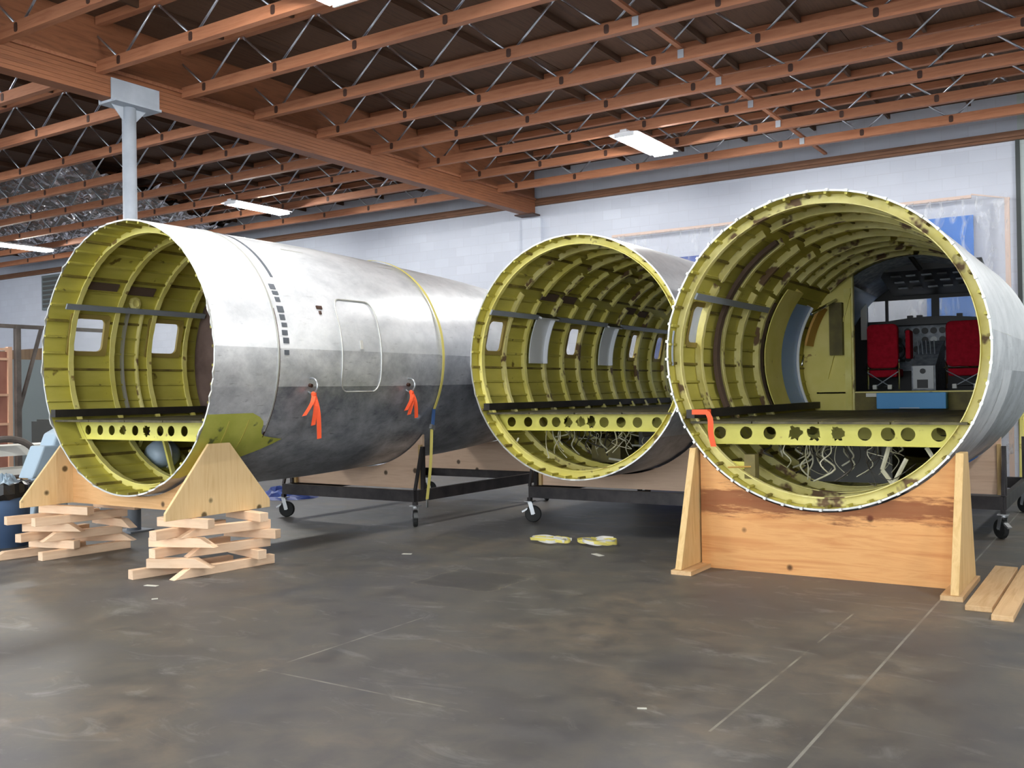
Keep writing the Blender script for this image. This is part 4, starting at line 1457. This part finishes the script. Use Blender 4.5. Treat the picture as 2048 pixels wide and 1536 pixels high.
def build_straps():
    s = FL
    t = thing('ratchet_strap', (-7.3, 9.55, 0.3), 'yellow ratchet strap with blue webbing around the left fuselage, down to its trolley', 'strap')
    mb = MB()
    up = [s.P(a, 3.52 + 0.06 * math.sin(R(a)), 0.026) for a in (120, 110, 100, 80, 60, 40, 20, 5, -8, -18, -26)]
    ribbon(mb, up, 0.045, (0, 1, 0))
    mb.build('upper_webbing', 'yellow_strap', t)
    a = Vector(s.P(-26, 3.495, 0.02))
    b = a + Vector((0.0, -0.03, -0.20))
    MB().bar(a, b, 0.05, 0.014, (1, 0, 0)).build('blue_webbing', 'blue_strap', t)
    c = b + Vector((0.0, -0.02, -0.05))
    MB().bar(b, c, 0.07, 0.04, (1, 0, 0)).build('ratchet', 'zinc', t)
    d = Vector((-7.40, 9.46, 0.33))
    mb = MB()
    ribbon(mb, [c, c.lerp(d, 0.5) + Vector((0.01, 0.01, 0)), d], 0.045, (0.2, 1, 0))
    mb.build('lower_webbing', 'yellow_strap', t)
    MB().bar(d, d + Vector((0, 0, -0.10)), 0.03, 0.012, (1, 0, 0)).build('hook', 'zinc', t)
    # orange ribbons on the tie rings
    for k, dd in enumerate((1.24, 2.85)):
        p = Vector(s.P(-12.4, dd, 0.05)) + Vector((0.01, 0, -0.08))
        lb = ('longer orange ribbon tied to the ring left of the service door', 'shorter orange ribbon tied to the ring near the yellow strap')[k]
        r = thing('orange_ribbon', p, lb, 'ribbon', 'orange ribbons on the tie rings')
        MB().lathe(p, [(0.012, -0.03), (0.028, -0.015), (0.028, 0.01), (0.012, 0.025)], 'z', 8).build('knot', 'orange_cloth', r)
        L = 1.0 if k == 0 else 0.66
        ends = [(0.03, -0.17, -0.22), (0.015, -0.03, -0.32), (0.02, 0.05, -0.46)] if k == 0 else [(0.02, -0.13, -0.21), (0.015, -0.07, -0.26), (0.02, 0.06, -0.30)]
        for e in ends:
            e = Vector(e)
            mb = MB()
            ribbon(mb, [p, p + e * 0.4 + Vector((0.03, 0, 0)), p + e], 0.05, (0.35, 1, 0.2))
            mb.build('tail', 'orange_cloth', r)
    # orange ribbon on the sill of the right section
    p = Vector((-3.36, 8.36, 1.44))
    r = thing('orange_ribbon', p, 'orange ribbon draped over the black floor sill of the cockpit section', 'ribbon', 'orange ribbons on the tie rings')
    MB().box(-3.43, -3.28, 8.33, 8.42, 1.41, 1.455).build('wrap', 'orange_cloth', r)
    mb = MB()
    ribbon(mb, [(-3.29, 8.33, 1.44), (-3.25, 8.32, 1.37), (-3.25, 8.33, 1.24), (-3.23, 8.34, 1.12)], 0.05, (1, 0.2, 0))
    mb.build('tail', 'orange_cloth', r)
    # loose yellow straps on the floor
    rn = random.Random(9)
    for k, (cx, cy) in enumerate(((-5.34, 8.98), (-4.82, 9.1))):
        lb = ('left heap of loose yellow strap webbing on the concrete floor', 'right heap of loose yellow strap webbing on the concrete floor')[k]
        r = thing('strap_heap', (cx, cy, 0), lb, 'strap', 'loose yellow straps on the floor')
        for q in range(4):
            mb = MB()
            pts = []
            ph = rn.uniform(0, 6.28)
            ra, rb = rn.uniform(.13, .24), rn.uniform(.09, .17)
            for i in range(9):
                a = ph + i * 0.72
                pts.append((cx + ra * math.cos(a) + rn.uniform(-.02, .02), cy + rb * math.sin(a) + rn.uniform(-.02, .02), 0.028 + 0.02 * abs(math.sin(a * 1.3 + q)) + 0.004 * q))
            ribbon(mb, pts, 0.032, (rn.uniform(-.3, .3), rn.uniform(-.3, .3), 0.9))
            mb.build('webbing', 'yellow_strap' if q % 3 else 'off_white', r)
    # paper scraps
    for k, (x, y, a, w, h, lb) in enumerate((
            (-4.55, 8.56, -0.6, 0.16, 0.07, 'torn paper strip just right of the yellow straps on the floor'),
            (-6.3, 7.71, 0.3, 0.10, 0.05, 'small paper scrap on the floor in front of the left trolley'),
            (-7.25, 5.36, 0.2, 0.13, 0.05, 'white tape scrap on the floor before the near lumber stack'),
            (-6.75, 5.02, 0.9, 0.05, 0.04, 'tiny white scrap on the floor nearest the left edge'),
            (-2.17, 4.54, 0.4, 0.05, 0.02, 'tiny wood splinter on the bare floor at lower right centre'))):
        o = MB().prism([(-w / 2, -h / 2), (w / 2, -h * 0.4), (w * 0.46, h / 2), (-w * 0.5, h * 0.4)], 'z', 0, 0.003).mesh('paper_scrap', 'paper')
        o = link('paper_scrap', o, None, (x, y, 0.0005), (0, 0, a))
        tag(o, lb, 'scrap')


def crumple(name, cx, cy, rx, ry, h, m, seed, z0=0.0):
    rn = random.Random(seed)
    n, mm = 26, 8
    vs = [(cx, cy, z0 + h)]
    for j in range(1, mm + 1):
        for i in range(n):
            a = 2 * PI * i / n
            f = j / mm * rn.uniform(0.9, 1.08)
            z = z0 + max(0.004, h * (1 - (j / mm) ** 2) * rn.uniform(0.5, 1.2)) if j < mm else z0 + 0.002
            vs.append((cx + rx * f * math.cos(a), cy + ry * f * math.sin(a), z))
    fs = [(0, 1 + i, 1 + (i + 1) % n) for i in range(n)]
    for j in range(mm - 1):
        for i in range(n):
            a, b = 1 + j * n + i, 1 + j * n + (i + 1) % n
            fs.append((a, a + n, b + n, b))
    return MB().add(vs, fs).build(name, m)


def build_background():
    # plastic film on the wall with battens and blue sheets behind it
    t = thing('plastic_sheet', (-5.0, 16.7, 0.5), 'clear crinkled plastic sheet hung on battens along the back wall', 'plastic sheet')
    nx, nz = 90, 30
    x0, x1, z0, z1 = -8.5, -1.62, 0.4, 4.62
    rn = random.Random(2)
    ph = [rn.uniform(0, 6.28) for _ in range(6)]
    vs = []
    for i in range(nx + 1):
        for k in range(nz + 1):
            x, z = x0 + (x1 - x0) * i / nx, z0 + (z1 - z0) * k / nz
            y = 16.74 + 0.03 * math.sin(x * 7 + ph[0] + z * 1.4) + 0.02 * math.sin(x * 13 - z * 5 + ph[1]) + 0.02 * math.sin((x + z) * 9 + ph[2]) + rn.uniform(-.008, .008)
            if k == nz:
                y = 16.78
            vs.append((x, y, z))
    fs = [(i * (nz + 1) + k, (i + 1) * (nz + 1) + k, (i + 1) * (nz + 1) + k + 1, i * (nz + 1) + k + 1) for i in range(nx) for k in range(nz)]
    MB().add(vs, fs).build('film', 'plastic_film', t, True)
    MB().box(-8.5, -2.15, 16.78, 16.83, 4.60, 4.65).build('top_batten', 'batten', t)
    MB().bar((-2.15, 16.8, 4.66), (-1.6, 16.8, 4.53), 0.02, 0.02).build('cord', 'batten', t)
    MB().box(-1.68, -1.61, 16.78, 16.83, 0.0, 4.55).build('side_batten', 'batten', t)
    o = MB().box(-2.85, -2.14, 16.90, 16.94, 0.0, 4.35).build('blue_board', 'tarp_bright')
    tag(o, 'bright blue board behind the plastic sheet at the right', 'board')
    o = MB().box(-8.0, -6.5, 16.90, 16.94, 0.0, 4.12).build('blue_board', 'tarp_blue')
    tag(o, 'muted blue board behind the plastic sheet above the middle fuselage', 'board')
    # louvre vent on the wall, far left
    t = thing('wall_louvre', (-27.5, 16.9, 4.4), 'dark louvred vent high on the wall at far left', 'vent')
    MB().box(-28.0, -26.6, 16.93, 17.0, 4.35, 5.4).build('frame', 'conduit', t)
    for k in range(7):
        MB().box(-27.9, -26.7, 16.90, 16.935, 4.43 + 0.135 * k, 4.51 + 0.135 * k).build('slat', 'vent_dark', t)
    # storage rack
    t = thing('storage_rack', (-15, 8.6, 0), 'tall bare brown steel rack frame at the left edge', 'rack')
    for y in (8.65, 10.4, 6.9):
        MB().box(-15.04, -14.96, y - 0.04, y + 0.04, 0, 2.82).build('post', 'rack_steel', t)
    MB().box(-15.03, -14.97, 6.4, 10.9, 2.78, 2.84).build('top_beam', 'rack_steel', t)
    MB().bar((-15.0, 9.05, 2.78), (-15.0, 8.68, 1.5), 0.05, 0.04, (1, 0, 0)).build('brace', 'rack_steel', t)
    # framed reddish panel
    t = thing('framed_panel', (-15.3, 8.2, 0), 'reddish brown panel in a pale wooden frame at the left edge', 'panel')
    MB().box(-15.4, -15.37, 6.9, 8.72, 0.2, 2.42).build('infill', 'panel_red', t)
    for y in (6.9, 8.72):
        MB().box(-15.42, -15.33, y - 0.035, y + 0.035, 0, 2.5).build('stile', 'panel_frame', t)
    for z in (0.3, 1.25, 1.72, 2.3, 2.46):
        MB().box(-15.36, -15.33, 6.935, 8.685, z - 0.02, z + 0.02).build('cross_bar', 'panel_frame', t)
    # dark cabinet, ladder
    t = thing('tool_cabinet', (-18, 12.2, 0), 'dark grey tool cabinet standing far behind the rack', 'cabinet')
    MB().box(-18.6, -17.6, 11.0, 12.9, 0, 1.2).build('body', 'cabinet_dark', t)
    MB().box(-17.62, -17.58, 11.05, 11.92, 0.05, 1.15).build('door', 'cabinet_dark', t)
    MB().box(-17.62, -17.58, 11.98, 12.85, 0.05, 1.15).build('door', 'cabinet_dark', t)
    MB().box(-18.5, -17.7, 11.05, 12.85, 1.2, 1.24).build('top', 'cabinet_dark', t)
    o = crumple('black_bag', -17.9, 11.5, 0.35, 0.4, 0.45, 'bag_black', 5, 1.24)
    tag(o, 'black bag lying on the dark tool cabinet', 'bag')
    t = thing('step_ladder', (-20, 14.2, 0), 'yellow and white ladder frame leaning near the far wall', 'ladder')
    for y in (13.9, 14.9):
        MB().bar((-20, y, 0), (-20, y, 2.35), 0.07, 0.05, (1, 0, 0)).build('stile', 'ladder_yellow' if y < 14 else 'ladder_white', t)
    for k in range(6):
        MB().tube((-20, 13.9, 0.3 + 0.36 * k), (-20, 15.4, 0.3 + 0.36 * k), 0.022, 6).build('rung', 'ladder_white', t)
    o = MB().box(-22.5, -22.4, 12.0, 15.0, 0.0, 2.6).build('grey_board', 'conduit')
    tag(o, 'large grey board standing far behind the ladder', 'board')
    # workbench with white board
    t = thing('work_bench', (-13.05, 6.9, 0), 'low bench with a long white board on top, behind the blue bin', 'bench')
    MB().box(-13.3, -12.8, 5.9, 8.3, 0.88, 1.02).build('top_board', 'board_white', t)
    for y in (6.1, 7.9):
        MB().box(-13.25, -12.85, y - 0.04, y + 0.04, 0, 0.88).build('trestle', 'rack_steel', t)
    MB().box(-13.3, -12.8, 6.0, 7.9, 0.62, 0.70).build('shelf', 'board_white', t)
    o = MB().box(-13.2, -12.85, 6.6, 7.65, 0.0, 0.56).build('carton', 'carton')
    tag(bevel(o, 0.01), 'brown cardboard carton under the bench behind the bin', 'carton')
    t = MB().path(smoothed([(-12.7, 6.8, 1.06), (-12.65, 7.1, 1.12), (-12.6, 7.36, 1.06), (-12.55, 7.5, 0.85), (-12.55, 7.52, 0.4), (-12.55, 7.4, 0.05)], 6), 0.045, 8).build('duct_hose', 'rack_steel')
    tag(t, 'dark bent hose looping over the end of the white board', 'hose')
    # pale blue fairing
    t = thing('plastic_fairing', (-11.2, 6.7, 0), 'pale blue moulded fairing standing behind the far lumber stack', 'fairing')
    f = MB().prism([(6.48, 0.0), (6.95, 0.0), (7.12, 1.18), (7.0, 1.29), (6.86, 1.22), (6.66, 0.72)], 'x', -11.35, -11.05)
    bevel(f.build('shell', 'fairing_blue', t), 0.03, 3)
    f = MB().prism([(6.50, 0.70), (6.72, 0.72), (6.90, 1.08), (6.66, 1.08)], 'x', -11.3, -11.0)
    bevel(f.build('lip', 'fairing_blue', t), 0.02, 2)
    # bin
    t = thing('trash_bin', (-10.74, 6.02, 0), 'round blue trash bin with a black liner at the left edge', 'bin')
    MB().lathe((-10.74, 6.02, 0), [(0.24, 0), (0.275, 0.62), (0.295, 0.64), (0.295, 0.68), (0.27, 0.68), (0.24, 0.1)], n=32).build('tub', 'bin_blue', t, True)
    rn = random.Random(8)
    n = 36
    vs, fs = [], []
    for j, (r0, zz) in enumerate(((0.20, 0.66), (0.27, 0.72), (0.31, 0.70), (0.315, 0.60), (0.305, 0.54))):
        for i in range(n):
            a = 2 * PI * i / n
            q = rn.uniform(-.012, .012)
            vs.append((-10.74 + (r0 + q) * math.cos(a), 6.02 + (r0 + q) * math.sin(a), zz + rn.uniform(-.02, .02)))
    for j in range(4):
        for i in range(n):
            fs.append((j * n + i, j * n + (i + 1) % n, (j + 1) * n + (i + 1) % n, (j + 1) * n + i))
    MB().add(vs, fs).build('liner', 'bag_black', t)
    c = crumple('refuse', -10.74, 6.02, 0.22, 0.22, 0.14, 'bag_clear', 6, 0.66)
    c.parent = t
    c.location = -Vector(t.location)
    # blue tarp heap behind the left cradle
    o = crumple('blue_tarp', -11.6, 11.1, 0.6, 0.5, 0.16, 'tarp_blue', 12)
    tag(o, 'crumpled blue tarp on the floor behind the left fuselage cradle', 'tarp')
    # yellow-green panel leaning at the right edge
    t = thing('primed_panel', (-1.38, 15.9, 0), 'yellow green primed airframe panel leaning at the right edge', 'panel')
    MB().bar((-1.40, 15.75, 0.0), (-1.40, 16.1, 1.9), 0.04, 0.7, (0.0, 1, -0.18)).build('sheet', 'primer_panel', t)
    for k in range(3):
        MB().box(-1.44, -1.36, 15.66 + 0.22 * k, 15.70 + 0.22 * k, 0.1, 1.2).build('rib', 'primer_frame', t)


build_straps()
build_background()
